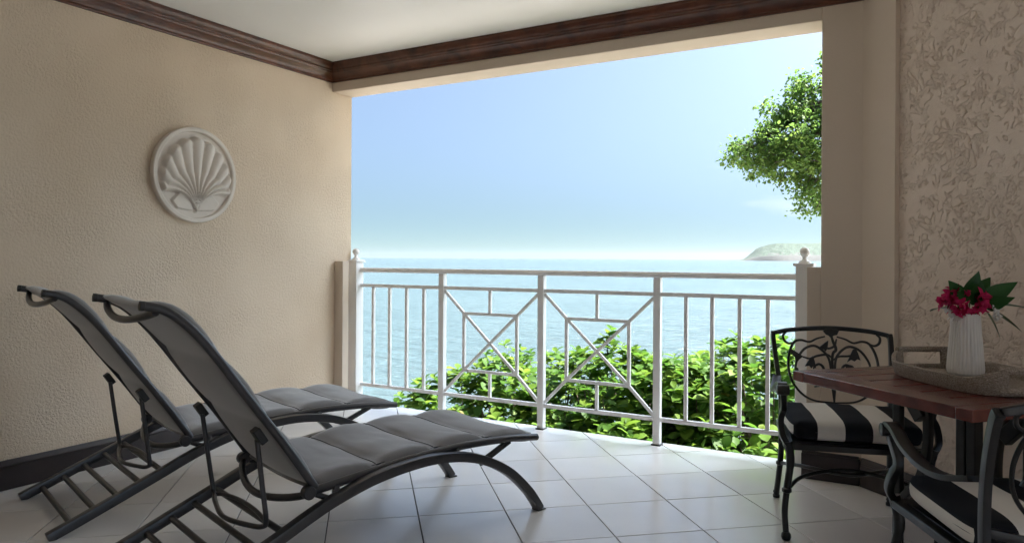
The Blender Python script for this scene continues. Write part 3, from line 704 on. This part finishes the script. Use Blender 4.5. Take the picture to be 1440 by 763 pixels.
    def vine(pts, r=.0065, taper=.6):
        P = [bp(*px(*p)) for p in pts]; Q = bez(P, 7); n = len(Q)
        g = MB(); g.tube(Q, [r * (1 - (1 - taper) * abs(2 * i / (n - 1) - 1) ** 2) for i in range(n)], 8); return g.build('scroll', I, root)
    def mir(pts): return [(824 - x, y) for x, y in pts]
    outer = [(378, 138), (330, 150), (285, 168), (235, 160), (195, 172), (165, 225), (155, 295), (172, 370), (225, 435), (300, 470), (412, 478)]
    inner = [(215, 360), (196, 320), (208, 262), (250, 208), (305, 188), (350, 205), (388, 245), (400, 300), (402, 380), (412, 478)]
    curl = [(300, 400), (345, 385), (362, 345), (358, 300), (335, 282), (310, 292), (300, 308)]
    corner = [(150, 122), (132, 138), (138, 165), (165, 180), (195, 172)]
    for c_ in (outer, inner, curl, corner): vine(c_); vine(mir(c_))
    vine([(412, 118), (402, 160), (388, 205), (412, 250), (412, 478)], .0075)
    vine([(412, 250), (440, 232), (500, 240), (540, 255), (590, 245)], .006); vine(mir([(412, 262), (450, 240), (505, 236), (560, 225)]), .0055)
    vine([(380, 150), (395, 185), (430, 200), (465, 190)], .006)
    def flat_shape(name, poly, th=.011):
        g = MB(); g.prism([px(*p) for p in poly], -th / 2, th / 2, lambda u, v, w: bp(u, v, w)); return g.build(name, I, root, bevel=.002)
    flat_shape('flower', [(252, 256), (262, 222), (272, 196), (290, 200), (330, 268), (305, 254), (286, 262), (270, 250)])
    flat_shape('flower', [(278, 302), (300, 282), (340, 276), (338, 296), (326, 314), (310, 298)])
    flat_shape('flower', [(428, 158), (446, 168), (486, 196), (474, 210), (460, 204), (448, 216), (436, 200)])
    flat_shape('flower', [(522, 240), (540, 250), (574, 296), (548, 292), (536, 306), (526, 294), (508, 306), (514, 268)])
    flat_shape('flower', [(580, 244), (612, 226), (652, 204), (656, 220), (630, 250), (624, 284), (604, 262)])
    flat_shape('flower', [(186, 345), (200, 300), (214, 320), (224, 342), (206, 352)])
    flat_shape('flower', [(600, 352), (612, 306), (628, 300), (640, 345), (618, 356)])
    flat_shape('crest', [(362, 104), (380, 100), (412, 96), (444, 100), (456, 110), (440, 128), (426, 132), (412, 146), (398, 132), (376, 128)], .02)
    # stretchers: two bowed rods crossing into a lens
    tb_('stretcher', [(-.281, .252, .206), (-.19, .12, .232), (0, .035, .246), (.19, .12, .232), (.281, .252, .206)], .0085, 10, 8)
    tb_('stretcher', [(-.244, -.247, .186), (-.17, -.06, .226), (0, .075, .236), (.17, -.06, .226), (.244, -.247, .186)], .0085, 10, 8)
    return root
ch = chair(); ch.location = (-.312, 3.535, 0); ch.rotation_euler = (0, 0, R(-163.2))
tag(ch, 'black cast metal armchair with striped cushion beside the railing, behind the table', 'chair', 'black cast garden chairs with striped cushions')
ch2 = copy_tree(ch); ch2.location = (.262, 2.53, 0); ch2.rotation_euler = (0, 0, R(22.6))
tag(ch2, 'black cast metal armchair nearest the viewer, cut by the right edge of the picture', 'chair', 'black cast garden chairs with striped cushions')

# ------------------------------------------------------------------ tray, vase, bouquet
tray = empty('woven_tray', (.135, 3.055, TZ)); tray.rotation_euler = (0, 0, R(-55))
tag(tray, 'woven seagrass tray with looped handles on the red table', 'tray')
def tray_outline(k, n, s=1.0):
    t = 2 * math.pi * k / n; p = 3.2
    c, s_ = math.cos(t), math.sin(t)
    return (math.copysign(abs(c) ** (2 / p), c) * .275 * s, math.copysign(abs(s_) ** (2 / p), s_) * .175 * s)
def tray_build():
    n = 128
    g = MB(); pts = [tray_outline(k, n, .985) for k in range(n)]
    g.prism(pts, .001, .012, lambda u, v, w: Vector((u, v, w))); g.build('base', M['wicker'], tray, ang=30)
    # wall: height runs up into the two handles at the ends, with an opening below each grip
    def lift(x, y): 
        q = max(0, (abs(x) - .19) / .085); return .038 * min(1, q) ** 1.2 * (1 if abs(y) < .16 else .8)
    vs_, fs_ = [], []; 
    prof = [(.0, .0), (.004, .35), (.004, .75), (.002, .95), (-.006, 1.0), (-.014, .95), (-.014, .5), (-.012, .0)]
    def hole(x, y): return abs(x) > .235 and abs(y) < .085
    for k in range(n):
        x, y = tray_outline(k, n); l_ = math.hypot(x, y); nx, ny = x / l_, y / l_
        H = .052 + lift(x, y)
        for o_, hz in prof:
            vs_.append((x + nx * (o_ + .012 * hz), y + ny * (o_ + .012 * hz), .002 + H * hz))
    m = len(prof)
    lo_, hi_ = [], []
    for k in range(n):
        k2 = (k + 1) % n
        for i in range(m - 1): fs_.append((k * m + i, k2 * m + i, k2 * m + i + 1, k * m + i + 1))
    # leave the hand holes open: rebuild those columns as a low sill and a grip
    keep = [f for f in fs_ if not all(hole(vs_[q][0], vs_[q][1]) for q in f)]
    g = MB(); g.add(vs_, keep); g.build('wall', M['wicker'], tray, ang=60)
    for s in (-1, 1):
        P = []
        for y in [(-.105 + .21 * k / 20) for k in range(21)]:
            x = .275 * (1 - (abs(y) / .175) ** 3.2) ** (1 / 3.2); P.append((s * (x + .006), y, .085 - .0 * abs(y)))
        g = MB(); g.tube(P, .0095, 10, flat=(1.2, .9), up=(0, 0, 1)); g.build('handle', M['wicker'], tray)
        g = MB(); g.tube([(p[0] - s * .006, p[1], .016) for p in P], .010, 10, flat=(1.3, .9), up=(0, 0, 1)); g.build('handle_sill', M['wicker'], tray)
tray_build()
vz = TZ + .0125
VX, VY = .124, 3.18
g = MB(); prof = [(.020, 0), (.054, .001), (.060, .006), (.0605, .02), (.058, .06), (.054, .11), (.050, .16), (.0475, .205), (.0480, .222), (.0465, .226), (.043, .222), (.042, .18), (.046, .05), (.02, .02)]
g.lathe(prof, 192, flute=lambda th, z: 1 + (.060 * abs(math.sin(th * 14)) - .035 if .012 < z < .215 else 0))
vase = g.build('vase', M['vase'], None, ang=50); vase.location = (VX, VY, vz)
tag(vase, 'white fluted ceramic vase standing in the woven tray', 'vase')
bq = tag(empty('bouquet', (VX, VY, vz + .20)), 'bunch of magenta and white flowers with dark leaves in the white vase', 'flowers')
def leaf_mesh(name, m, L_, W_, droop, fold=.12, n=6, point=.6):
    g = MB(); vs_ = []; 
    for i in range(n + 1):
        t = i / n; w = W_ * .5 * (math.sin(math.pi * t ** point) ** .9 if 0 < t < 1 else .03)
        y = L_ * t; z = -droop * t * t
        vs_ += [(-w, y, z + abs(w) * fold), (0, y, z), (w, y, z + abs(w) * fold)]
    fs_ = []
    for i in range(n):
        a = i * 3; fs_ += [(a, a + 1, a + 4, a + 3), (a + 1, a + 2, a + 5, a + 4)]
    g.add(vs_, fs_); me = bpy.data.meshes.new(name); me.from_pydata(g.v, [], g.f); me.polygons.foreach_set('use_smooth', [True] * len(me.polygons)); me.materials.append(m); return me
# directions in the view's right / up / towards-viewer frame
vr, vt = rt, -fw
def aim(o, d, roll=0):
    d = Vector(d).normalized(); q = Vector((0, 1, 0)).rotation_difference(d); o.rotation_mode = 'QUATERNION'
    from mathutils import Quaternion
    o.rotation_quaternion = Quaternion(d, roll) @ q
LV = [(.30, .95, .25, .085, .050), (-.55, .75, .3, .070, .050), (.95, .60, .2, .110, .050), (.75, .80, -.2, .085, .042), (1, .0, .25, .120, .038), (.85, -.55, .3, .105, .042), (.45, -.95, .4, .085, .026), (-1, .05, .3, .062, .046), (.1, .9, .5, .075, .055), (.6, .35, .6, .08, .04), (-.3, .8, .55, .06, .045)]
bases = [(.0, .062), (-.02, .06), (.045, .058), (.03, .07), (.055, .048), (.06, .035), (.05, .03), (-.062, .036), (.01, .045), (.04, .04), (-.02, .05)]
for (r_, u_, t_, L_, W_), (br_, bu_) in zip(LV, bases):
    me = leaf_mesh('leaf', M['vleaf'], L_, W_, .012)
    o = link('leaf', me, bq); o.location = vr * br_ + Vector((0, 0, bu_)) + vt * .03 * t_
    aim(o, vr * r_ + Vector((0, 0, u_)) + vt * t_, random.uniform(-.5, .5) + .6)
pet = leaf_mesh('petal', M['pink'], .026, .022, .008, .3, 4, .75); wpet = leaf_mesh('petal', M['wpetal'], .018, .013, .006, .3, 4, .75)
def blossom(c, d, me, k, sz):
    d = Vector(d).normalized(); e1 = d.orthogonal().normalized(); e2 = d.cross(e1); ph = random.random() * 6
    for i in range(k):
        a = ph + 2 * math.pi * i / k; o = link('petal', me, bq); o.location = c
        aim(o, (e1 * math.cos(a) + e2 * math.sin(a)) + d * random.uniform(.35, .9), a); o.scale = (sz,) * 3
for i in range(26):
    while True:
        q = Vector((random.uniform(-1, 1), random.uniform(-1, 1), random.uniform(-.75, .8)))
        if .45 < q.length < 1: break
    c = vr * (q.x * .056 - .012) + vt * (q.y * .05 + .012) + Vector((0, 0, .052 + q.z * .040))
    blossom(c, vr * q.x + vt * (q.y + .3) + Vector((0, 0, q.z + .15)), pet, 5, random.uniform(.8, 1.15))
for x, z, t in ((-.058, .012, .03), (-.066, .034, .02), (-.050, .004, .035), (.058, .034, .03), (.066, .022, .035), (.05, .026, .05), (.075, .045, .02), (.062, .012, .03)):
    blossom(vr * x + Vector((0, 0, z)) + vt * t, vr * math.copysign(.6, x) + vt * .8 + Vector((0, 0, .2)), wpet, 5, random.uniform(.9, 1.1))
g = MB()
for i in range(9):
    a = i * .7; g.tube([(.012 * math.cos(a), .012 * math.sin(a), -.15), (.03 * math.cos(a), .03 * math.sin(a), .02), (.045 * math.cos(a), .045 * math.sin(a), .06)], .0018, 6)
g.build('stems', M['stem'], bq)
bq.scale = (1.28, 1.28, 1.28)

# ------------------------------------------------------------------ outside: bank, shrubs, tree, sea, headland
SEA = -5.2
def grid_obj(name, m, xs, ys, hf, smooth=True):
    g = MB(); nx, ny = len(xs), len(ys)
    g.add([(x, y, hf(x, y)) for y in ys for x in xs], [(j * nx + i, j * nx + i + 1, (j + 1) * nx + i + 1, (j + 1) * nx + i) for j in range(ny - 1) for i in range(nx - 1)])
    me = bpy.data.meshes.new(name); me.from_pydata(g.v, [], g.f)
    if smooth: me.polygons.foreach_set('use_smooth', [True] * len(me.polygons))
    me.materials.append(m); return link(name, me)
def bank(x, y):
    """ground kept under the sight line, its pale part added to bounce sunlight"""
    z = -.42 - .262 * (max(y, 4.485) - 4.485) + .05 * mnoise.noise(Vector((x * .35, y * .35, 0)))
    if -4.6 < x < .6 and y < 7.4: z -= .75 * min(1, (x + 4.6) / .5, (.6 - x) / .5, (7.4 - y) / .5)
    return max(z, SEA - 1.0)
bk = tag(grid_obj('bank', M['soil'], [-40 + k * .5 for k in range(150)], [4.46 + k * .45 for k in range(60)], bank), 'unseen pale slope added to bounce sunlight into the terrace, soil under the shrubs', kind='structure')
bk.data.materials.append(M['bounce_slope'])
for p in bk.data.polygons:
    if not (-4.4 < p.center.x < .5 and p.center.y < 7.2): p.material_index = 1  # all but the shrub bed becomes the added bounce slope
# the wall of the building below the terrace edge
b = MB(); b.box((XL - .3, 4.1, -6), (XR + .3, 4.45, -.352)); tag(b.build('foundation_wall', M['concrete'], smooth=False), 'rendered foundation wall below the terrace edge', kind='structure')

def sea_mat():
    m = bpy.data.materials.new('sea_water'); m.use_nodes = True
    n, l = nodes_of(m); b = n['Principled BSDF']; b.inputs['Roughness'].default_value = .16; b.inputs['IOR'].default_value = 1.33
    t = n.new('ShaderNodeTexCoord')
    x = n.new('ShaderNodeTexNoise'); x.inputs['Scale'].default_value = .035; x.inputs['Detail'].default_value = 4; l.new(t.outputs['Object'], x.inputs['Vector'])
    rp = n.new('ShaderNodeValToRGB'); rp.color_ramp.elements[0].position = .3; rp.color_ramp.elements[1].position = .7
    rp.color_ramp.elements[0].color = (.050, .078, .086, 1); rp.color_ramp.elements[1].color = (.066, .096, .104, 1)
    l.new(x.outputs['Fac'], rp.inputs['Fac']); l.new(rp.outputs['Color'], b.inputs['Base Color'])
    q = n.new('ShaderNodeMapping'); q.inputs['Rotation'].default_value = (0, 0, R(24)); q.inputs['Scale'].default_value = (.55, 1.5, 1); l.new(t.outputs['Object'], q.inputs['Vector'])
    w1 = n.new('ShaderNodeTexNoise'); w1.inputs['Scale'].default_value = .45; w1.inputs['Detail'].default_value = 8; w1.inputs['Roughness'].default_value = .58; w1.inputs['Distortion'].default_value = .5
    l.new(q.outputs[0], w1.inputs['Vector'])
    w2 = n.new('ShaderNodeTexNoise'); w2.inputs['Scale'].default_value = .05; w2.inputs['Detail'].default_value = 3; l.new(q.outputs[0], w2.inputs['Vector'])
    ad = n.new('ShaderNodeMath'); ad.operation = 'MULTIPLY_ADD'; ad.inputs[1].default_value = 1.5; l.new(w2.outputs['Fac'], ad.inputs[0]); l.new(w1.outputs['Fac'], ad.inputs[2])
    bp = n.new('ShaderNodeBump'); bp.inputs['Strength'].default_value = .75; bp.inputs['Distance'].default_value = 1.7
    l.new(ad.outputs[0], bp.inputs['Height']); l.new(bp.outputs[0], b.inputs['Normal'])
    return m
g = MB(); S = 14000; g.add([(-S, 2, SEA), (S, 2, SEA), (S, S, SEA), (-S, S, SEA)], [(0, 1, 2, 3)])
tag(g.build('sea', sea_mat(), smooth=False), 'pale turquoise sea reaching the horizon', kind='structure')

def leaf_card(L_, W_, cup=.18):
    # broad rounded leaf, 6 quads
    rows = [(0, .06), (.22, .62), (.5, 1.0), (.78, .82), (1.0, .12)]
    vs_ = []
    for t, w in rows:
        z = -.18 * L_ * t * t; ww = W_ * .5 * w
        vs_ += [(-ww, L_ * t, z + cup * ww), (0, L_ * t, z), (ww, L_ * t, z + cup * ww)]
    fs_ = []
    for i in range(len(rows) - 1):
        a = i * 3; fs_ += [(a, a + 1, a + 4, a + 3), (a + 1, a + 2, a + 5, a + 4)]
    return [Vector(p) for p in vs_], fs_
def orient(d, roll):
    d = d.normalized(); q = Vector((0, 1, 0)).rotation_difference(d)
    # keep the leaf's face upward
    up = q @ Vector((0, 0, 1)); want = Vector((0, 0, 1)) - d * d.z
    from mathutils import Quaternion
    if want.length > 1e-3:
        want.normalize(); ang = math.atan2(d.dot(up.cross(want)), up.dot(want)); q = Quaternion(d, ang) @ q
    return Quaternion(d, roll) @ q
def shrub(loc, rx, ry, rz, nshoot, label, seed, spikes=(), nsingle=55):
    rnd = random.Random(seed)
    root = tag(empty('leafy_shrub', loc), label, 'shrub', 'shrubs below the railing')
    lv, lf = leaf_card(.105, .082)
    g = MB(); stems = MB(); singles = []
    zb = bank(loc[0], loc[1]) - loc[2]
    stem0 = [Vector((rnd.uniform(-.15, .15), rnd.uniform(-.15, .15), zb)) for _ in range(6)]
    shoots = []
    for i in range(nshoot):
        while True:
            q = Vector((rnd.uniform(-1, 1), rnd.uniform(-1, 1), rnd.uniform(-1, 1)))
            if q.length < 1: break
        shell = rnd.random() < .72
        if shell: q = q.normalized() * rnd.uniform(.80, 1.03)
        if q.z < -.75: continue
        p = Vector((q.x * rx, q.y * ry, q.z * rz))
        nn = mnoise.noise(Vector((p.x * 1.6 + seed, p.y * 1.6, p.z * 1.6)))
        p *= 1 + .22 * nn
        if mnoise.noise(Vector((p.x * 2.2, p.y * 2.2 + seed * 3, p.z * 2.2))) < -.28: continue
        shoots.append((p, Vector((q.x / rx * .6, q.y / ry * .6, q.z / rz * .5 + 1.1)).normalized()))
    for (u, v, h) in spikes:
        for k in range(9): shoots.append((Vector((u + rnd.uniform(-.05, .05), v + rnd.uniform(-.05, .05), rz * .8 + h * k / 8)), Vector((rnd.uniform(-.3, .3), rnd.uniform(-.3, .3), 1)).normalized()))
        stems.tube([(u, v, 0), (u, v, rz * .8 + h)], [.010, .004], 6)
    for p, ax in shoots:
        e1 = ax.orthogonal().normalized(); e2 = ax.cross(e1); ph = rnd.random() * 6; n = rnd.randint(5, 8)
        for k in range(n):
            a = ph + k * 2.4; lay = k / n
            d = (e1 * math.cos(a) + e2 * math.sin(a)) * (1 - .35 * lay) + ax * (.05 + .75 * lay) + Vector((rnd.uniform(-.25, .25), rnd.uniform(-.25, .25), rnd.uniform(-.25, .25)))
            s = rnd.choice((.55, .75, .9, 1.0, 1.15, 1.3)) * rnd.uniform(.9, 1.1) * (1 - .35 * lay); o_ = p + ax * (.02 + .05 * lay)
            qn = orient(d, rnd.uniform(-.5, .5))
            singles.append((o_, qn, s))
        if rnd.random() < .16:
            s0 = rnd.choice(stem0); mid = (s0 + p) * .5 + Vector((rnd.uniform(-.1, .1), rnd.uniform(-.1, .1), -.08))
            stems.tube(bez([s0, mid, p], 4), [.014, .013, .012, .011, .010, .008, .006, .005, .004], 5)
    # the leaves nearest the viewer are leaves of their own, the rest one mass
    root_w = Vector(loc)
    singles.sort(key=lambda t: (root_w + t[0] - Vector((0, 0, CAM_H))).length)
    me = None; one = MB(); one.add(lv, lf); me = bpy.data.meshes.new('leaf'); me.from_pydata(one.v, [], one.f); me.polygons.foreach_set('use_smooth', [True] * len(me.polygons)); me.materials.append(M['leaf_single'])
    for k, (p, qn, s) in enumerate(singles):
        if k < nsingle * 3 and k % 3 == 0:
            o = link('leaf', me, root); o.location = p; o.rotation_mode = 'QUATERNION'; o.rotation_quaternion = qn; o.scale = (s, s, s)
        else:
            wx = rnd.uniform(.68, 1.12); g.add([p + qn @ (Vector((v.x * wx, v.y, v.z * rnd.uniform(.7, 1.5))) * s) for v in lv], lf)
    mm = bpy.data.meshes.new('foliage'); mm.from_pydata(g.v, [], g.f); mm.polygons.foreach_set('use_smooth', [True] * len(mm.polygons)); mm.materials.append(M['leaf'])
    tag(link('foliage', mm, root), kind='stuff')
    for s0 in stem0[:4]:
        stems.tube(bez([s0, s0 * .5 + Vector((rnd.uniform(-.3, .3), rnd.uniform(-.3, .3), -.1)), Vector((rnd.uniform(-.5, .5) * rx, rnd.uniform(-.5, .5) * ry, rz * .4))], 4), [.028, .026, .024, .022, .02, .017, .014, .011, .008], 7)
    stems.build('stems', M['bark'], root)
    return root
ls = M['leaf'].copy(); ls.name = 'shrub_leaf_single'; n_, l_ = nodes_of(ls)
mth = [q for q in n_ if q.type == 'MATH' and q.operation == 'MULTIPLY_ADD'][0]; oi_ = [q for q in n_ if q.type == 'OBJECT_INFO'][0]
l_.new(oi_.outputs['Random'], mth.inputs[0]); M['leaf_single'] = ls
def sh(px, Yv, top, rx, ry, rz, n, label, seed, spikes=(), ns=55):
    p = at(px, 500, Yv); shrub((p.x, Yv, top - rz), rx, ry, rz, n, label, seed, spikes, ns)
sh(668, 5.75, .12, .80, .62, .70, 620, 'leafy green shrub at the left end of the hedge, in front of open water', 11)
sh(765, 6.2, .27, .95, .80, .90, 800, 'leafy green shrub behind the left crossed panel of the railing', 12)
sh(868, 5.9, .36, .85, .80, .95, 800, 'leafy green shrub with a tall upright shoot behind the right crossed panel', 13, [(-.05, -.1, .34), (.16, 0, .18)])
sh(968, 5.75, .40, .80, .75, 1.0, 800, 'leafy green shrub behind the right hand upright bars', 14, [(.1, -.1, .1)])
sh(1085, 5.6, .50, .75, .70, 1.05, 800, 'tallest leafy green shrub, beside the right end post', 15, [(-.20, 0, .16), (.0, .1, .1)])
sh(1030, 6.35, .36, .80, .70, .95, 700, 'leafy green shrub farthest back, between the upright bars and the tallest shrub', 19)
sh(745, 5.12, -.18, .66, .34, .55, 420, 'low dark green shrub at the floor edge below the left crossed panel', 16)
sh(890, 5.08, -.12, .66, .34, .60, 420, 'low dark green shrub at the floor edge below the right crossed panel', 17)
sh(1040, 5.05, -.16, .66, .34, .60, 420, 'low dark green shrub at the floor edge below the right hand bars', 18)

def tree(loc, label):
    rnd = random.Random(5)
    root = tag(empty('shade_tree', loc), label, 'tree')
    L0 = Vector(loc); zb = SEA - L0.z + 2.2
    g = MB()
    g.tube(bez([(0, 0, zb), (.1, .05, 1.0), (-.1, .1, 3.2), (-.3, .0, 5.0)], 6), [.26 - .008 * k for k in range(19)], 12)
    # limbs reach out over the view; clumps of leaves hang along them (pixel-measured crown)
    ends = []
    def P(px, py, Yv): return at(px, py, Yv) - L0
    tips = [P(1068, 228, 12.6), (P(1060, 208, 12.3)), P(1088, 190, 12.4), P(1106, 168, 12.8), P(1130, 150, 12.5), P(1140, 128, 12.9), P(1150, 200, 12.2), P(1125, 215, 12.0), P(1100, 225, 12.2), P(1140, 250, 12.4), P(1148, 275, 12.6), P(1165, 230, 12.2), P(1170, 170, 12.6), P(1185, 130, 12.5), P(1200, 210, 12.2), P(1230, 170, 12.6), P(1180, 100, 12.8), P(1080, 212, 12.9), P(1118, 185, 12.1), P(1260, 130, 13), P(1300, 180, 12.6), P(1280, 220, 12.9), P(1340, 120, 13.3), P(1380, 190, 13.2), P(1320, 60, 13.1), P(1240, 70, 12.9)]
    hub = Vector((-.2, .05, 4.2))
    for t in tips:
        st = Vector((-.05, .05, rnd.uniform(2.2, 4.6)))
        mid = st.lerp(t, .55) + Vector((rnd.uniform(-.2, .2), rnd.uniform(-.2, .2), .35))
        g.tube(bez([st, mid, t], 5), [.085, .076, .068, .06, .052, .045, .038, .031, .025, .019, .012], 6)
    for px, py in ((1068, 235), (1095, 262), (1118, 268), (1128, 285), (1145, 298)):
        t = P(px, py, 12.3); g.tube(bez([t + Vector((.5, .1, .55)), t + Vector((.2, .05, .35)), t], 4), [.014, .013, .011, .010, .008, .007, .006, .005, .004], 5)
    tr = g.build('trunk', M['bark'], root)
    lv, lf = leaf_card(.066, .044, .1)
    f = MB(); f2 = MB()
    def put(p, s, down):
        d = Vector((rnd.uniform(-1, 1), rnd.uniform(-1, 1), rnd.uniform(-.9, .6) - down)); qn = orient(d, rnd.uniform(-.7, .7)); sc = rnd.uniform(.7, 1.25) * s
        f.add([p + qn @ (v * sc) for v in lv], lf)
    for t in tips:
        sub = [t + Vector((rnd.gauss(0, .19), rnd.gauss(0, .24), rnd.gauss(0, .15))) for _ in range(12)]
        for c in sub:
            rad = rnd.uniform(.06, .12)
            f2.tube([t, (t + c) * .5 + Vector((0, 0, .03)), c], [.006, .004, .002], 4)
            for k in range(rnd.randint(45, 75)):
                p = c + Vector((rnd.gauss(0, rad), rnd.gauss(0, rad), rnd.gauss(0, rad * .75))); put(p, 1, .1)
    for px, py, n, sp in ((1044, 215, 50, .06), (1046, 234, 30, .05), (1098, 262, 16, .07), (1112, 268, 18, .07), (1122, 280, 14, .06), (1136, 290, 20, .08), (1146, 300, 16, .06), (1140, 270, 40, .1), (1128, 245, 40, .12), (1068, 238, 22, .08), (1152, 108, 40, .12), (1156, 85, 10, .08), (1142, 118, 14, .1)):
        c = P(px, py, 12.3)
        for k in range(n): put(c + Vector((rnd.gauss(0, sp), rnd.gauss(0, sp), rnd.gauss(0, sp))), .9, .4)
    mm = bpy.data.meshes.new('crown'); mm.from_pydata(f.v, [], f.f); mm.polygons.foreach_set('use_smooth', [True] * len(mm.polygons)); mm.materials.append(M['tleaf'])
    tag(link('crown', mm, root), kind='stuff'); tag(f2.build('twigs', M['bark'], root), kind='stuff')
tp = at(1400, 400, 13.0)
tree((tp.x, 13.0, 0), 'green shade tree reaching into view beside the right pillar')
b = MB(); 
# headland across the bay, wooded above a low pale cliff
M['wooded'] = mat('wooded_slope', (.008, .024, .011), .9, col2=(.017, .036, .015), vscale=.12, bump=1, bscale=.25, bdist=6)
M['cliff'] = mat('pale_cliff', (.024, .024, .021), .9, var=.25, vscale=.15, bump=.8, bscale=.2, bdist=3)
D = 3200.0
def hd(px, py, d):
    v = fw + cx * ((px - 720) / 1018.4) - cy * ((py - 362.8) / 1018.4); return Vector((0, 0, CAM_H)) + v * d
def headland():
    prof = [(1036, 0), (1046, .10), (1052, .28), (1062, .60), (1072, .80), (1085, .92), (1100, .97), (1120, 1.0), (1140, 1.02), (1170, 1.1), (1220, 1.15), (1300, 1.2)]
    nu, nv = 150, 46; vs_ = []; fs_ = []
    for i in range(nu + 1):
        px = 1036 + (1300 - 1036) * i / nu
        for a, c_ in zip(prof, prof[1:]):
            if a[0] <= px <= c_[0]: hh = a[1] + (c_[1] - a[1]) * (px - a[0]) / (c_[0] - a[0])
        for k in range(nv + 1):
            t = k / nv; p = hd(px, 363, D + 900 * t + 50 * math.sin(px * .05))
            prof_v = min(1, .22 + 1.05 * (t / .5)) if t < .5 else 1 - .3 * (t - .5)
            if t == 0: prof_v = -.05
            z = SEA + 85 * hh * prof_v
            nz = mnoise.noise(Vector((p.x * .016, p.y * .016, 1.3))) * 6.0 + mnoise.noise(Vector((p.x * .05, p.y * .05, 4.3))) * 5
            if t > .06: z += nz * min(1, hh * 1.6)
            vs_.append((p.x, p.y, z))
    n1 = nv + 1
    for i in range(nu):
        for k in range(nv): a = i * n1 + k; fs_.append((a, a + n1, a + n1 + 1, a + 1))
    me = bpy.data.meshes.new('headland'); me.from_pydata(vs_, [], fs_); me.polygons.foreach_set('use_smooth', [True] * len(fs_))
    me.materials.append(M['wooded']); me.materials.append(M['cliff'])
    for pi, p in enumerate(me.polygons):
        k = pi % nv
        if k < 2 or (k < 5 and mnoise.noise(p.center * .05) > .15): p.material_index = 1
    tag(link('headland', me), 'hazy wooded headland on the horizon beside the right pillar', kind='structure')
headland()

# ------------------------------------------------------------------ sea haze
hz = MB(); hz.box((-14500, -60, SEA - 3), (14500, 14400, 112))
hm = bpy.data.materials.new('sea_haze'); hm.use_nodes = True; n_, l_ = nodes_of(hm); n_.remove(n_['Principled BSDF'])
pv = n_.new('ShaderNodeVolumePrincipled'); pv.inputs['Color'].default_value = (.76, .83, .90, 1); pv.inputs['Density'].default_value = .00003; pv.inputs['Anisotropy'].default_value = .62
l_.new(pv.outputs[0], n_['Material Output'].inputs['Volume'])
tag(hz.build('haze', hm, smooth=False), 'thin pale sea haze', kind='stuff')
